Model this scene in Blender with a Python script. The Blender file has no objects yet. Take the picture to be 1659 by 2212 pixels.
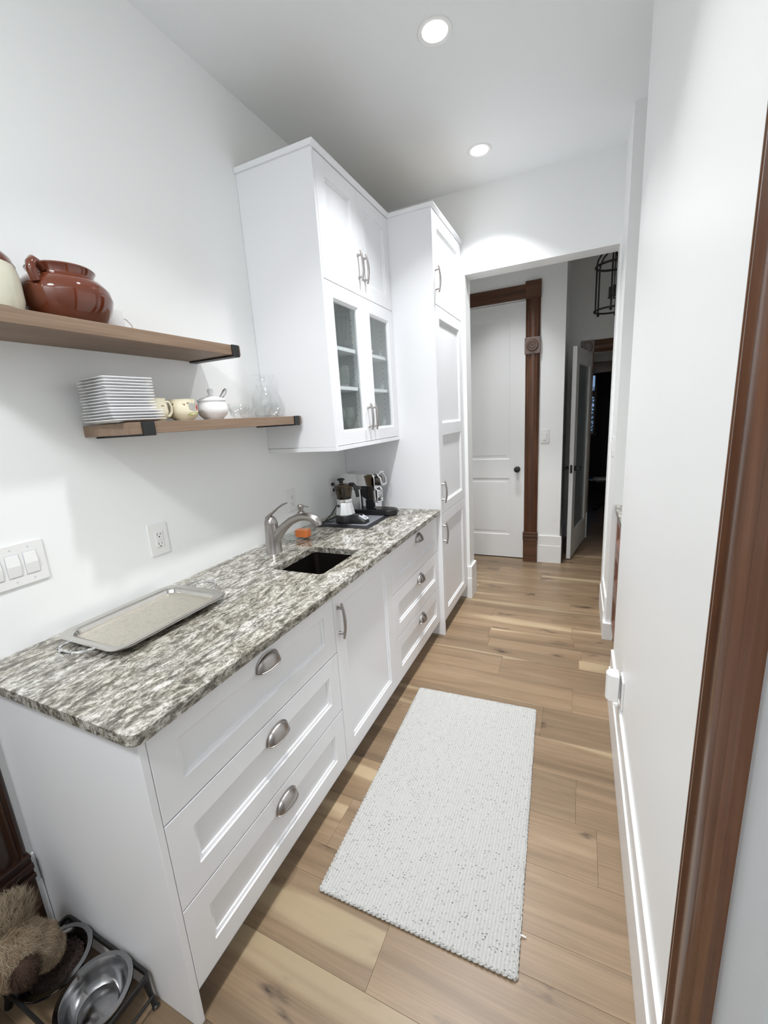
import bpy, bmesh, math, random
from mathutils import Vector, Matrix, noise
random.seed(7)
R = math.radians
SC = bpy.context.scene
COL = SC.collection
# ------------------------------------------------------------------ camera
cam_d = bpy.data.cameras.new('camera'); cam = bpy.data.objects.new('camera', cam_d); COL.objects.link(cam)
cam_d.sensor_fit = 'HORIZONTAL'; cam_d.sensor_width = 36; cam_d.lens = 908.17 / 1659 * 36
cam_d.clip_start = 0.02; cam_d.clip_end = 100
cam.matrix_world = (Matrix.Translation((1.5169, -.4706, 1.5335)) @ Matrix.Rotation(R(25.2818), 4, 'Z')
                    @ Matrix.Rotation(R(77.3864), 4, 'X') @ Matrix.Rotation(R(-3.6772), 4, 'Z'))
SC.camera = cam
# ------------------------------------------------------------------ world (dusk outside the far window)
w = bpy.data.worlds.new('world'); SC.world = w; w.use_nodes = True
w.node_tree.nodes['Background'].inputs[0].default_value = (.34, .52, .85, 1)
w.node_tree.nodes['Background'].inputs[1].default_value = .55
# ------------------------------------------------------------------ view
SC.view_settings.view_transform = 'Standard'; SC.view_settings.look = 'None'
SC.view_settings.exposure = 0.22; SC.view_settings.gamma = 1; SC.view_settings.use_curve_mapping = False
LAMP_W = [7.8, 8.2, 11, 5.6]; FILL_W = 34.0; SPREADS = [100, 100, 100, 80]
LAMPS = [(.93, .62), (.93, 1.54), (.92, 2.43), (.88, 3.33)]
HC = 3.034                                    # ceiling height
CYC = SC.cycles
CYC.max_bounces = 10; CYC.diffuse_bounces = 6; CYC.transparent_max_bounces = 16; CYC.sample_clamp_indirect = 4
# ------------------------------------------------------------------ materials
def mat(name, color=(.8, .8, .8), rough=.5, metal=0, **kw):
    m = bpy.data.materials.new(name); m.use_nodes = True
    b = m.node_tree.nodes['Principled BSDF']
    b.inputs['Base Color'].default_value = (*color, 1); b.inputs['Roughness'].default_value = rough
    b.inputs['Metallic'].default_value = metal
    for k, v in kw.items(): b.inputs[k.replace('_', ' ')].default_value = v
    return m
class NT:
    def __init__(s, m): s.t = m.node_tree; s.b = s.t.nodes['Principled BSDF']
    def n(s, typ, ins=None, **props):
        x = s.t.nodes.new(typ)
        for k, v in props.items(): setattr(x, k, v)
        for k, v in (ins or {}).items():
            if hasattr(v, 'is_output'): s.t.links.new(v, x.inputs[k])
            else: x.inputs[k].default_value = v
        return x
    def link(s, a, b): s.t.links.new(a, b)
    def coord(s, scale=(1, 1, 1), rot=(0, 0, 0), rnd=False):
        tc = s.n('ShaderNodeTexCoord').outputs['Object']
        if rnd:
            oi = s.n('ShaderNodeObjectInfo').outputs['Random']
            ml = s.n('ShaderNodeMath', {0: oi, 1: 43.7}, operation='MULTIPLY').outputs[0]
            cb = s.n('ShaderNodeCombineXYZ', {0: ml, 1: ml, 2: ml}).outputs[0]
            tc = s.n('ShaderNodeVectorMath', {0: tc, 1: cb}, operation='ADD').outputs[0]
        return s.n('ShaderNodeMapping', {'Vector': tc, 'Scale': scale, 'Rotation': rot}).outputs[0]
    def noise(s, vec, scale, detail=4, rough=.5, dist=0):
        return s.n('ShaderNodeTexNoise', {'Vector': vec, 'Scale': scale, 'Detail': detail, 'Roughness': rough, 'Distortion': dist}).outputs['Fac']
    def ramp(s, fac, stops, interp='LINEAR'):
        r = s.n('ShaderNodeValToRGB', {'Fac': fac}); e = r.color_ramp.elements; r.color_ramp.interpolation = interp
        while len(e) < len(stops): e.new(.5)
        for el, (p, c) in zip(e, stops):
            el.position = p; el.color = (*c, 1) if len(c) == 3 else c
        return r.outputs[0]
    def mix(s, f, a, b, mode='MIX'):
        x = s.n('ShaderNodeMix', data_type='RGBA', blend_type=mode)
        for i, v in ((0, f), (6, a), (7, b)):
            if hasattr(v, 'is_output'): s.t.links.new(v, x.inputs[i])
            else: x.inputs[i].default_value = v if i == 0 or len(v) == 4 else (*v, 1)
        return x.outputs[2]
    def bump(s, h, strength=.2, dist=.002):
        s.link(s.n('ShaderNodeBump', {'Height': h, 'Strength': strength, 'Distance': dist}).outputs[0], s.b.inputs['Normal'])
    def color(s, o): s.link(o, s.b.inputs['Base Color'])
    def rough(s, o): s.link(o, s.b.inputs['Roughness'])
def g3(v): return (v, v, v)
def paint(name, c, rough, bs=.06):
    m = mat(name, c, rough); n = NT(m); n.bump(n.noise(n.coord(), 160, 2), bs, .001); return m
M = {}
M['wall'] = paint('painted drywall', (.885, .90, .898), .42)
M['ceiling'] = paint('flat ceiling paint', (.90, .93, .95), .8)
M['trim'] = paint('white trim enamel', (.84, .85, .85), .3, .02)
M['cab'] = paint('white cabinet lacquer', (.85, .86, .885), .33, .02)
M['cabin'] = mat('cabinet interior melamine', (.86, .87, .86), .5)
M['shadedoor'] = paint('white door enamel in shade', (.50, .53, .55), .4, .04)  # white door greyed in colour to stand in for shade
M['door'] = paint('white door enamel', (.78, .79, .79), .4, .04)
M['plastic'] = mat('white plastic', (.83, .83, .82), .3)
M['dark'] = mat('black slot', (.01, .01, .01), .6)
M['black'] = mat('matte black metal', (.012, .012, .013), .45)
M['blackpl'] = mat('black plastic', (.012, .012, .014), .35)
M['ceramic'] = mat('white glazed porcelain', (.86, .86, .87), .18)
M['led'] = mat('lit lens', (1, 1, 1), .5)
b = M['led'].node_tree.nodes['Principled BSDF']; b.inputs['Emission Color'].default_value = (1, 1, 1, 1); b.inputs['Emission Strength'].default_value = 7
def brushed(name, c, r):
    m = mat(name, c, r, 1); n = NT(m); f = n.noise(n.coord((6, 6, 60)), 14, 2)
    n.rough(n.n('ShaderNodeMapRange', {'Value': f, 'To Min': r - .02, 'To Max': r + .03}).outputs[0]); return m
M['nickel'] = brushed('brushed nickel', (.41, .385, .37), .28)
M['silverrim'] = mat('bright silver rim', (.62, .60, .57), .16, 1); M['chrome'] = mat('polished chrome', (.75, .75, .76), .08, 1)
M['steel'] = brushed('stainless steel', (.34, .34, .345), .16)
M['sinksteel'] = brushed('dark sink steel', (.085, .075, .068), .38)
M['alu'] = brushed('cast aluminium', (.8, .81, .82), .3)
# silver tray
m = M['silver'] = mat('tarnished silver', (.80, .76, .69), .42, 1); n = NT(m)
f = n.noise(n.coord(), 45, 6, .6, 1.5)
n.color(n.ramp(f, [(.35, (.66, .62, .545)), (.5, (.74, .70, .62)), (.62, (.62, .585, .52))])); n.rough(n.n('ShaderNodeMapRange', {'Value': f, 'To Min': .55, 'To Max': .32}).outputs[0])
n.bump(n.noise(n.coord(), 70, 3, .6, 2.5), .25, .0006)
# thin glass: mirror sheen over transparency
def thin(name, tint=(1, 1, 1), edge=(.55, .58, .57), k=.9, haze=0):
    m = bpy.data.materials.new(name); m.use_nodes = True; t = m.node_tree; t.nodes.clear()
    n = NT.__new__(NT); n.t = t
    o = n.n('ShaderNodeOutputMaterial'); lw = n.n('ShaderNodeLayerWeight', {'Blend': .25}).outputs['Facing']
    p = n.n('ShaderNodeMath', {0: lw, 1: 2.2 if haze == 0 or haze > .3 else 5.0}, operation='POWER').outputs[0]
    tr = n.n('ShaderNodeBsdfTransparent', {'Color': n.mix(p, tint, edge)}).outputs[0]
    gl = n.n('ShaderNodeBsdfGlossy', {'Color': (1, 1, 1, 1), 'Roughness': .03}).outputs[0]
    l5 = n.n('ShaderNodeLayerWeight', {'Blend': .5}).outputs['Facing']
    fr = n.n('ShaderNodeMath', {0: n.n('ShaderNodeMath', {0: l5, 1: 5.0}, operation='POWER').outputs[0], 1: .04}, operation='ADD', use_clamp=True).outputs[0]
    fk = n.n('ShaderNodeMath', {0: fr, 1: k}, operation='MULTIPLY').outputs[0]
    mx = n.n('ShaderNodeMixShader', {0: fk, 1: tr, 2: gl})
    if haze:
        df = n.n('ShaderNodeBsdfDiffuse', {'Color': (.75, .77, .77, 1)}).outputs[0]
        hz = n.n('ShaderNodeMath', {0: n.n('ShaderNodeMath', {0: p, 1: haze}, operation='MULTIPLY').outputs[0], 1: haze * .12}, operation='ADD').outputs[0]
        mx = n.n('ShaderNodeMixShader', {0: hz, 1: mx.outputs[0], 2: df})
    t.links.new(mx.outputs[0], o.inputs[0]); return m
M['pane'] = thin('window pane glass', (.97, .985, .98), (.8, .85, .84), .7)
M['glass'] = thin('clear tableware glass', (.985, .99, .99), (.42, .45, .445), 1.1, .14)
M['glass2'] = thin('cabinet glassware', (.97, .975, .97), (.80, .83, .82), 1.0, .5)
M['smoke'] = thin('smoked plastic', (.38, .31, .23), (.05, .045, .04), 1.0)
M['soap'] = mat('orange liquid soap', (.85, .21, .02), .12, 0, Transmission_Weight=.15)
m = M['frost'] = mat('frosted glass', (.25, .30, .33), .22, 0)
n = NT(m); n.bump(n.noise(n.coord(), 60, 3), .25, .003)
M['glaze'] = mat('chestnut brown glaze', (.12, .028, .011), .07, 0, Coat_Weight=.6, Coat_Roughness=.03)
M['cream'] = mat('cream stoneware', (.68, .66, .54), .16)
# cup with printed edge
m = M['cupm'] = mat('cream cup glaze', (.76, .71, .54), .18); n = NT(m)
tc = n.n('ShaderNodeTexCoord').outputs['Object']; sx = n.n('ShaderNodeSeparateXYZ', {0: tc})
s_ = n.n('ShaderNodeTexNoise', {'Vector': tc, 'Scale': 55, 'Detail': 2}).outputs['Fac']
zr = n.ramp(n.n('ShaderNodeMath', {0: sx.outputs[2], 1: 14}, operation='MULTIPLY').outputs[0], [(.70, g3(0)), (.74, g3(1)), (.90, g3(1)), (.93, g3(0))])
sp = n.ramp(s_, [(.55, g3(0)), (.60, g3(1))])
n.color(n.mix(n.mix(1, zr, sp, 'MULTIPLY'), (.76, .71, .54), (.22, .10, .05)))
# rug
m = M['rug'] = mat('braided off-white wool', (.7, .7, .68), .95); n = NT(m)
v = n.coord(); sxyz = n.n('ShaderNodeSeparateXYZ', {0: v})
rib = n.n('ShaderNodeMath', {0: sxyz.outputs[0], 1: 2 * math.pi / .0105}, operation='MULTIPLY').outputs[0]
rs = n.n('ShaderNodeMath', {0: rib}, operation='SINE').outputs[0]
row = n.n('ShaderNodeTexNoise', {'Vector': n.coord((170, 95, 1)), 'Scale': 1, 'Detail': 2}).outputs['Fac']
vo = n.n('ShaderNodeTexVoronoi', {'Vector': n.coord((95, 210, 1), (0, 0, R(8))), 'Scale': 1, 'Randomness': 1.0}); cellr = n.n('ShaderNodeSeparateXYZ', {0: vo.outputs['Color']}).outputs[0]
dens = n.noise(n.coord(), 5, 3)
thr = n.n('ShaderNodeMapRange', {'Value': sxyz.outputs[1], 'From Min': .0, 'From Max': 1.1, 'To Min': .66, 'To Max': .93}).outputs[0]
thr2 = n.n('ShaderNodeMath', {0: thr, 1: n.n('ShaderNodeMath', {0: dens, 1: .22}, operation='MULTIPLY').outputs[0]}, operation='SUBTRACT').outputs[0]
isd = n.n('ShaderNodeMath', {0: cellr, 1: thr2}, operation='GREATER_THAN').outputs[0]
near = n.n('ShaderNodeMath', {0: vo.outputs['Distance'], 1: .29}, operation='LESS_THAN').outputs[0]
f = n.n('ShaderNodeMath', {0: isd, 1: near}, operation='MULTIPLY').outputs[0]
shade = n.ramp(n.n('ShaderNodeSeparateXYZ', {0: vo.outputs['Color']}).outputs[1], [(0, (.05, .05, .047)), (.3, (.20, .19, .175)), (1, (.36, .355, .34))])
base = n.mix(row, (.42, .42, .405), (.56, .56, .545))
base = n.mix(n.n('ShaderNodeMapRange', {'Value': rs, 'From Min': -1, 'From Max': -.3, 'To Min': .35, 'To Max': 0}).outputs[0], base, (.27, .27, .25))
n.color(n.mix(f, base, shade))
hh = n.n('ShaderNodeMath', {0: rs, 1: n.n('ShaderNodeMath', {0: row, 1: 2.5}, operation='MULTIPLY').outputs[0]}, operation='ADD').outputs[0]
n.bump(hh, .5, .003)
# wood: grain along a given axis
def wood(name, cols, axis='x', rough=.5, scale=1, rnd=True, tone=.35, knots=False, pos=(.25, .5, .75), sap=False):
    m = mat(name, cols[1], rough); n = NT(m)
    k = {'x': (1.1, 11, 11), 'y': (11, 1.1, 11), 'z': (11, 11, 1.1)}[axis]; k = tuple(a * scale for a in k)
    v = n.coord(k, rnd=rnd)
    f = n.noise(v, 1.3, 6, .62, .7); c = n.ramp(f, [(p, q) for p, q in zip(pos, cols)])
    k2 = {'x': (.8, 60, 60), 'y': (60, .8, 60), 'z': (60, 60, .8)}[axis]
    g = n.noise(n.coord(tuple(a * scale for a in k2), rnd=rnd), 2.2, 3, .6)
    c = n.mix(n.ramp(g, [(.3, g3(.35)), (.6, g3(0))]), c, tuple(a * .62 for a in cols[0]))
    if sap:
        k3 = {'x': (.55, 7, 7)}[axis]; s2 = n.noise(n.coord(k3, rnd=rnd), 1.0, 2, .5, .4)
        c = n.mix(n.ramp(s2, [(.60, g3(0)), (.66, g3(.75))]), c, (.44, .345, .215))
        c = n.mix(n.ramp(s2, [(.30, g3(.55)), (.42, g3(0))]), c, (.13, .087, .052))
    if knots:
        vk = n.coord((3.3, 8.5, 4), rnd=rnd)
        wob = n.n('ShaderNodeTexNoise', {'Vector': n.coord((4, 14, 4), rnd=rnd), 'Scale': 2.5, 'Detail': 3}).outputs['Color']
        vv = n.n('ShaderNodeVectorMath', {0: vk, 1: n.n('ShaderNodeVectorMath', {0: wob, 'Scale': .9}, operation='SCALE').outputs[0]}, operation='ADD').outputs[0]
        vo = n.n('ShaderNodeTexVoronoi', {'Vector': vv, 'Scale': 1.0})
        kk = n.ramp(vo.outputs['Distance'], [(.03, g3(1)), (.10, g3(.6)), (.22, g3(.12)), (.34, g3(0))])
        pick = n.n('ShaderNodeMath', {0: n.n('ShaderNodeSeparateXYZ', {0: vo.outputs['Color']}).outputs[0], 1: .48}, operation='GREATER_THAN').outputs[0]
        c = n.mix(n.mix(1, kk, pick, 'MULTIPLY'), c, (.05, .034, .024))
    if tone:
        oi = n.n('ShaderNodeObjectInfo').outputs['Random']
        c = n.mix(1, c, n.ramp(oi, [(0, g3(1 - tone)), (.35, g3(.93)), (.7, g3(1.04)), (1, g3(1 + tone * .35))]), 'MULTIPLY')
    n.color(c); n.bump(g, .08, .0008); return m
M['plank'] = wood('light hickory plank', [(.195, .130, .075), (.27, .186, .112), (.33, .236, .148)], 'x', .36, tone=.20, knots=True, sap=True)
M['floor'] = wood('light hickory floor beyond', [(.18, .115, .07), (.245, .16, .10), (.30, .205, .13)], 'x', .4, tone=0)
M['shelf'] = wood('walnut stained shelf', [(.19, .122, .08), (.26, .176, .12), (.31, .218, .152)], 'y', .5, 1.2, tone=0)
M['caseV'] = wood('varnished brown casing upright', [(.042, .018, .009), (.115, .048, .023), (.165, .078, .042)], 'z', .24, .8, tone=0)
M['caseX'] = wood('varnished brown casing header', [(.045, .020, .010), (.105, .045, .022), (.14, .065, .034)], 'x', .26, .8, tone=0)
M['caseShade'] = wood('varnished brown casing in shade', [(.012, .006, .004), (.028, .012, .007), (.04, .018, .01)], 'z', .3, .8, tone=0)  # the brown casing wood darkened in colour, standing in for shade
M['cherry'] = wood('cherry cabinet front', [(.13, .055, .035), (.19, .085, .058), (.24, .11, .075)], 'y', .3, 1, tone=.1)
M['rosette'] = mat('grey brown rosette', (.15, .10, .085), .35)
# granite
m = M['granite'] = mat('streaked granite', (.6, .58, .52), .13); n = NT(m)
st = n.coord((1, .38, 1), (0, 0, R(-7))); fine = n.coord((1, .6, 1), (0, 0, R(-7)))
warp = n.n('ShaderNodeTexNoise', {'Vector': st, 'Scale': 6, 'Detail': 3}).outputs['Color']
wv = n.n('ShaderNodeVectorMath', {0: st, 1: n.n('ShaderNodeVectorMath', {0: warp, 'Scale': .13}, operation='SCALE').outputs[0]}, operation='ADD').outputs[0]
a1 = n.noise(wv, 46, 9, .78, .3); a2 = n.noise(fine, 130, 6, .75); a3 = n.noise(wv, 7, 4, .6, .5); a4 = n.noise(wv, 13, 6, .65)
c = n.ramp(a1, [(.36, (.04, .037, .032)), (.43, (.13, .12, .10)), (.485, (.31, .295, .255)), (.545, (.54, .525, .485)), (.68, (.78, .78, .76))])
c = n.mix(n.ramp(a2, [(.40, g3(.8)), (.485, g3(0))]), c, (.11, .10, .085))
c = n.mix(n.ramp(a2, [(.58, g3(0)), (.66, g3(.6))]), c, (.86, .86, .84))
c = n.mix(n.ramp(a3, [(.46, g3(0)), (.60, g3(.5))]), c, (.52, .48, .37), 'MULTIPLY')
c = n.mix(n.ramp(a4, [(.485, g3(0)), (.5, g3(.8)), (.515, g3(0))]), c, (.07, .06, .05))
c = n.mix(n.ramp(a3, [(.33, g3(.55)), (.40, g3(0))]), c, (.16, .15, .135))
n.color(c); n.bump(a2, .12, .001)
M['fur'] = mat('tan dog fur', (.19, .125, .072), .85); M['furd'] = mat('brown ear fur', (.05, .026, .014), .85); M['furl'] = mat('pale dog fur', (.31, .245, .165), .7)
M['under'] = mat('dark fur gap shade', (.05, .036, .024), .9); M['sweater'] = mat('dark teal knit', (.015, .035, .042), .95)  # dog body kept dark as painted shade between the fur strands
M['nose'] = mat('wet black nose', (.01, .008, .008), .25)
m = M['kibble'] = mat('brown kibble', (.028, .014, .009), .8)
M['leaf'] = mat('dusk foliage', (.10, .17, .16), .7)
M['concrete'] = mat('pale paving', (.5, .5, .5), .8)
M['mat'] = mat('black rubber mat', (.016, .016, .019), .6); M['matin'] = mat('grey microfibre', (.20, .205, .23), .8)
M['tablew'] = mat('dark polished table', (.03, .018, .012), .2)
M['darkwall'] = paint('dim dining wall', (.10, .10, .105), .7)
M['raw'] = mat('added tan bounce cutter sheet', (.38, .31, .23), .8); M['paper'] = mat('pale paper', (.5, .5, .48), .7); M['red'] = mat('red print', (.5, .02, .02), .3); M['greenp'] = mat('green print', (.45, .48, .16), .3); M['greyp'] = mat('grey print', (.42, .42, .38), .3)
M['label'] = mat('silver grey badge', (.55, .56, .62), .35); M['ink'] = mat('dark ink', (.03, .03, .035), .5)
# ------------------------------------------------------------------ mesh helpers
ORG = {}
class MB:
    def __init__(s): s.v = []; s.f = []
    def add(s, vs, fs):
        k = len(s.v); s.v += [tuple(p) for p in vs]; s.f += [tuple(i + k for i in f) for f in fs]; return s
    def box(s, x0, x1, y0, y1, z0, z1):
        return s.add([(x0, y0, z0), (x1, y0, z0), (x1, y1, z0), (x0, y1, z0), (x0, y0, z1), (x1, y0, z1), (x1, y1, z1), (x0, y1, z1)],
                     [(0, 3, 2, 1), (4, 5, 6, 7), (0, 1, 5, 4), (1, 2, 6, 5), (2, 3, 7, 6), (3, 0, 4, 7)])
    def lathe(s, prof, c=(0, 0, 0), n=32, axis='z', sx=1, sy=1, phase=0):
        vs = []; fs = []
        for r, h in prof:
            for i in range(n):
                t = 2 * math.pi * i / n + phase; a, b_ = r * math.cos(t) * sx, r * math.sin(t) * sy
                p = {'z': (a, b_, h), 'x': (h, a, b_), 'y': (b_, h, a)}[axis]
                vs.append((p[0] + c[0], p[1] + c[1], p[2] + c[2]))
        m = len(prof)
        for j in range(m - 1):
            for i in range(n):
                k = (i + 1) % n; fs.append((j * n + i, j * n + k, (j + 1) * n + k, (j + 1) * n + i))
        if prof[0][0] > 1e-6: fs.append(tuple(range(n))[::-1])
        if prof[-1][0] > 1e-6: fs.append(tuple((m - 1) * n + i for i in range(n)))
        return s.add(vs, fs)
    def lathe_open(s, prof, c=(0, 0, 0), n=32, axis='z', **k):
        m0 = len(s.f); s.lathe(prof, c, n, axis, **k)
        s.f = [f for i, f in enumerate(s.f) if i < m0 or len(f) == 4]; return s
    def tube(s, pts, r, n=10, flat=1.0, cap=True):
        pts = [Vector(p) for p in pts]; rs = r if hasattr(r, '__len__') else [r] * len(pts)
        vs = []; fs = []; t0 = (pts[1] - pts[0]).normalized()
        up = Vector((0, 0, 1)) if abs(t0.z) < .9 else Vector((1, 0, 0)); nrm = (up - t0 * up.dot(t0)).normalized()
        for i, p in enumerate(pts):
            t = (pts[min(i + 1, len(pts) - 1)] - pts[max(i - 1, 0)]).normalized()
            nrm = (nrm - t * nrm.dot(t)).normalized(); bn = t.cross(nrm)
            for k in range(n):
                a = 2 * math.pi * k / n; vs.append(p + (nrm * math.cos(a) * flat + bn * math.sin(a)) * rs[i])
        for i in range(len(pts) - 1):
            for k in range(n): q = (k + 1) % n; fs.append((i * n + k, i * n + q, (i + 1) * n + q, (i + 1) * n + k))
        if cap: fs += [tuple(range(n))[::-1], tuple((len(pts) - 1) * n + k for k in range(n))]
        return s.add(vs, fs)
    def prism(s, outer, lo, hi, fn=lambda a, b, h: (a, b, h), holes=()):
        bm = bmesh.new(); edges = []; loops = []
        for lp in (outer, *holes):
            vv = [bm.verts.new((a, b_, 0)) for a, b_ in lp]; loops.append(vv)
            edges += [bm.edges.new((vv[i], vv[(i + 1) % len(vv)])) for i in range(len(vv))]
        if holes: bmesh.ops.triangle_fill(bm, use_beauty=True, use_dissolve=False, edges=edges)
        else: bm.faces.new(loops[0])
        bm.verts.index_update(); base = [tuple(v.co[:2]) for v in bm.verts]; m = len(base)
        fs = []
        for f in bm.faces:
            ids = [v.index for v in f.verts]
            if f.normal.z < 0 or (f.normal.z == 0): ids = ids[::-1]
            fs.append(tuple(i + m for i in ids)); fs.append(tuple(ids[::-1]))
        for vv in loops:
            ids = [v.index for v in vv]
            for i in range(len(ids)): a, b_ = ids[i], ids[(i + 1) % len(ids)]; fs.append((a, b_, b_ + m, a + m))
        bm.free()
        return s.add([fn(a, b_, lo) for a, b_ in base] + [fn(a, b_, hi) for a, b_ in base], fs)
    def build(s, name, material, parent=None, smooth=False, bevel=0, solid=0, seg=2, sub=0, loc=None):
        me = bpy.data.meshes.new(name); o = bpy.data.objects.new(name, me); COL.objects.link(o)
        if parent is not None: off = ORG[parent.name]
        elif loc is not None: off = Vector(loc)
        else: off = Vector((0, 0, 0))
        me.from_pydata([tuple(Vector(p) - off) for p in s.v], [], s.f); me.update()
        bm = bmesh.new(); bm.from_mesh(me); bmesh.ops.recalc_face_normals(bm, faces=bm.faces); bm.to_mesh(me); bm.free()
        for m_ in (material if isinstance(material, (list, tuple)) else [material]): me.materials.append(m_)
        if smooth: me.shade_smooth(); me.set_sharp_from_angle(angle=R(smooth if smooth > 1 else 40))
        if parent is not None: o.parent = parent
        else: o.location = off
        ORG[o.name] = off
        if sub: q = o.modifiers.new('s', 'SUBSURF'); q.levels = q.render_levels = sub
        if solid: q = o.modifiers.new('t', 'SOLIDIFY'); q.thickness = solid; q.offset = 0
        if bevel:
            q = o.modifiers.new('b', 'BEVEL'); q.width = bevel; q.segments = seg; q.limit_method = 'ANGLE'; q.angle_limit = R(50); q.harden_normals = False
        return o
def tag(o, label, cat, group=None, kind=None):
    o['label'] = label
    if cat: o['category'] = cat
    if group: o['group'] = group
    if kind: o['kind'] = kind
    return o
def thing(name, loc, label, cat, group=None):
    o = bpy.data.objects.new(name, None); COL.objects.link(o); o.location = loc; o.empty_display_size = .02
    ORG[o.name] = Vector(loc); return tag(o, label, cat, group)
def struct(o, label=None):
    o['kind'] = 'structure'
    if label: o['label'] = label
    return o
def sroot(name, loc=(0, 0, 0), label=None):
    o = bpy.data.objects.new(name, None); COL.objects.link(o); o.location = loc; o.empty_display_size = .02
    ORG[o.name] = Vector(loc); return struct(o, label)
def copy_tree(o, loc, rz=None, label=None, parent=None):
    c = o.copy(); COL.objects.link(c)
    for ch in o.children:
        copy_tree(ch, None, parent=c)
    if parent is not None: c.parent = parent
    else:
        c.location = loc
        if rz is not None: c.rotation_euler = (0, 0, rz)
        if label: c['label'] = label
    return c
def rrect(x0, x1, y0, y1, r, n=6, which=(1, 1, 1, 1)):
    out = []
    for k, (cx, cy, a0) in enumerate(((x1 - r, y1 - r, 0), (x0 + r, y1 - r, 90), (x0 + r, y0 + r, 180), (x1 - r, y0 + r, 270))):
        if which[k]:
            for i in range(n + 1): t = R(a0 + 90 * i / n); out.append((cx + r * math.cos(t), cy + r * math.sin(t)))
        else: out.append(((x1, x0, x0, x1)[k], (y1, y1, y0, y0)[k]))
    return out
def arc(c, r, a0, a1, n, fn):
    return [fn(c[0] + r * math.cos(R(a0 + (a1 - a0) * i / n)), c[1] + r * math.sin(R(a0 + (a1 - a0) * i / n))) for i in range(n + 1)]
# framed front with recessed panels; fn(a, b, d): a across, b up, d depth outwards
REC = [(0, 0), (.0012, -.004), (.0115, -.0065), (.0127, -.0105)]
def front(a0, a1, b0, b1, holes, fn, t=.02, through=False, rec=REC):
    mb = MB(); xs = sorted({a0 + .0015, a1 - .0015, *[h[0] for h in holes], *[h[1] for h in holes]}); ys = sorted({b0 + .0015, b1 - .0015, *[h[2] for h in holes], *[h[3] for h in holes]})
    def quad(*p): mb.add([fn(*q) for q in p], [(0, 1, 2, 3)])
    for i in range(len(xs) - 1):
        for j in range(len(ys) - 1):
            ca, cb = (xs[i] + xs[i + 1]) / 2, (ys[j] + ys[j + 1]) / 2
            if any(h[0] < ca < h[1] and h[2] < cb < h[3] for h in holes): continue
            quad((xs[i], ys[j], 0), (xs[i + 1], ys[j], 0), (xs[i + 1], ys[j + 1], 0), (xs[i], ys[j + 1], 0))
            if through: quad((xs[i], ys[j], -t), (xs[i + 1], ys[j], -t), (xs[i + 1], ys[j + 1], -t), (xs[i], ys[j + 1], -t))
    def ring(r0, d0, r1, d1):
        P = lambda r, d: [(r[0], r[2], d), (r[1], r[2], d), (r[1], r[3], d), (r[0], r[3], d)]
        a, b_ = P(r0, d0), P(r1, d1)
        for i in range(4): quad(a[i], a[(i + 1) % 4], b_[(i + 1) % 4], b_[i])
    o0 = (a0 + .0015, a1 - .0015, b0 + .0015, b1 - .0015); o1 = (a0, a1, b0, b1)
    ring(o0, 0, o1, -.0015); ring(o1, -.0015, o1, -t)
    if through: ring(o1, -t, o0, -t)
    else: quad((a0, b0, -t), (a1, b0, -t), (a1, b1, -t), (a0, b1, -t))
    for h in holes:
        prev = (h, 0)
        for ins, d in rec[1:]:
            cur = ((h[0] + ins, h[1] - ins, h[2] + ins, h[3] - ins), d); ring(prev[0], prev[1], cur[0], cur[1]); prev = cur
        if through: ring(prev[0], prev[1], prev[0], -t)
        else: q = prev[0]; d = prev[1]; quad((q[0], q[2], d), (q[1], q[2], d), (q[1], q[3], d), (q[0], q[3], d))
    # weld
    return mb
def weld(o):
    bm = bmesh.new(); bm.from_mesh(o.data); bmesh.ops.remove_doubles(bm, verts=bm.verts, dist=1e-5); bmesh.ops.recalc_face_normals(bm, faces=bm.faces); bm.to_mesh(o.data); bm.free(); return o
FX = lambda x: (lambda a, b_, d: (x + d, a, b_))
# ------------------------------------------------------------------ ROOM
Y5, YH, XR, X2 = 2.8227, 3.874, 1.715, 1.37
struct(MB().box(-.1, 0, -.02, 4.0, 0, HC).box(-.1, 0, -1.8, -.02, 2.52, HC).build('wall_left', M['wall']))
struct(MB().box(XR, XR + .13, .2, 1.80, 0, HC).box(XR, XR + .13, -1.8, .2, 2.52, HC).box(XR, XR + .13, 2.438, Y5, 0, HC).box(XR + .13, 2.4, 2.438, 2.56, 0, HC)
       .box(2.3, 2.4, 1.68, 2.44, 0, HC).box(XR + .13, 2.3, 1.68, 1.80, 0, HC).build('wall_right', M['wall']))
struct(MB().prism([(0, 0), (.7232, 0), (.7232, 2.498), (1.703, 2.498), (1.703, 0), (XR, 0), (2.4, 0), (2.4, HC), (0, HC)], Y5, Y5 + .15, lambda a, b_, h: (a, h, b_)).build('wall_far', M['wall']))
struct(MB().box(-.1, XR + .13, -1.9, -1.8, 0, HC).build('wall_back', M['wall']))
struct(MB().prism([(0, 0), (.2, 0), (.2, 2.504), (1.031, 2.504), (1.031, 0), (X2, 0), (X2, HC), (0, HC)], YH, YH + .1, lambda a, b_, h: (a, h, b_)).build('wall_hall', M['wall']))
struct(MB().box(X2 - .1, X2, YH + .1, 4.95, 0, HC).build('wall_hall_side', M['wall']))
struct(MB().prism([(X2, 0), (1.625, 0), (1.625, 2.076), (2.45, 2.076), (2.45, 0), (2.9, 0), (2.9, HC), (X2, HC)], 4.85, 4.95, lambda a, b_, h: (a, h, b_)).build('wall_hall_end', M['wall']))
struct(MB().box(2.8, 2.9, Y5 + .15, 4.85, 0, HC).box(2.4, 2.9, Y5, Y5 + .15, 0, HC).build('wall_hall_right', M['wall']))
struct(MB().box(-.1, .0, 3.9, 4.0, 0, HC).box(-.1, 1.3, 3.974, 4.95, 0, .02).build('wall_closet', M['darkwall']))
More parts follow.
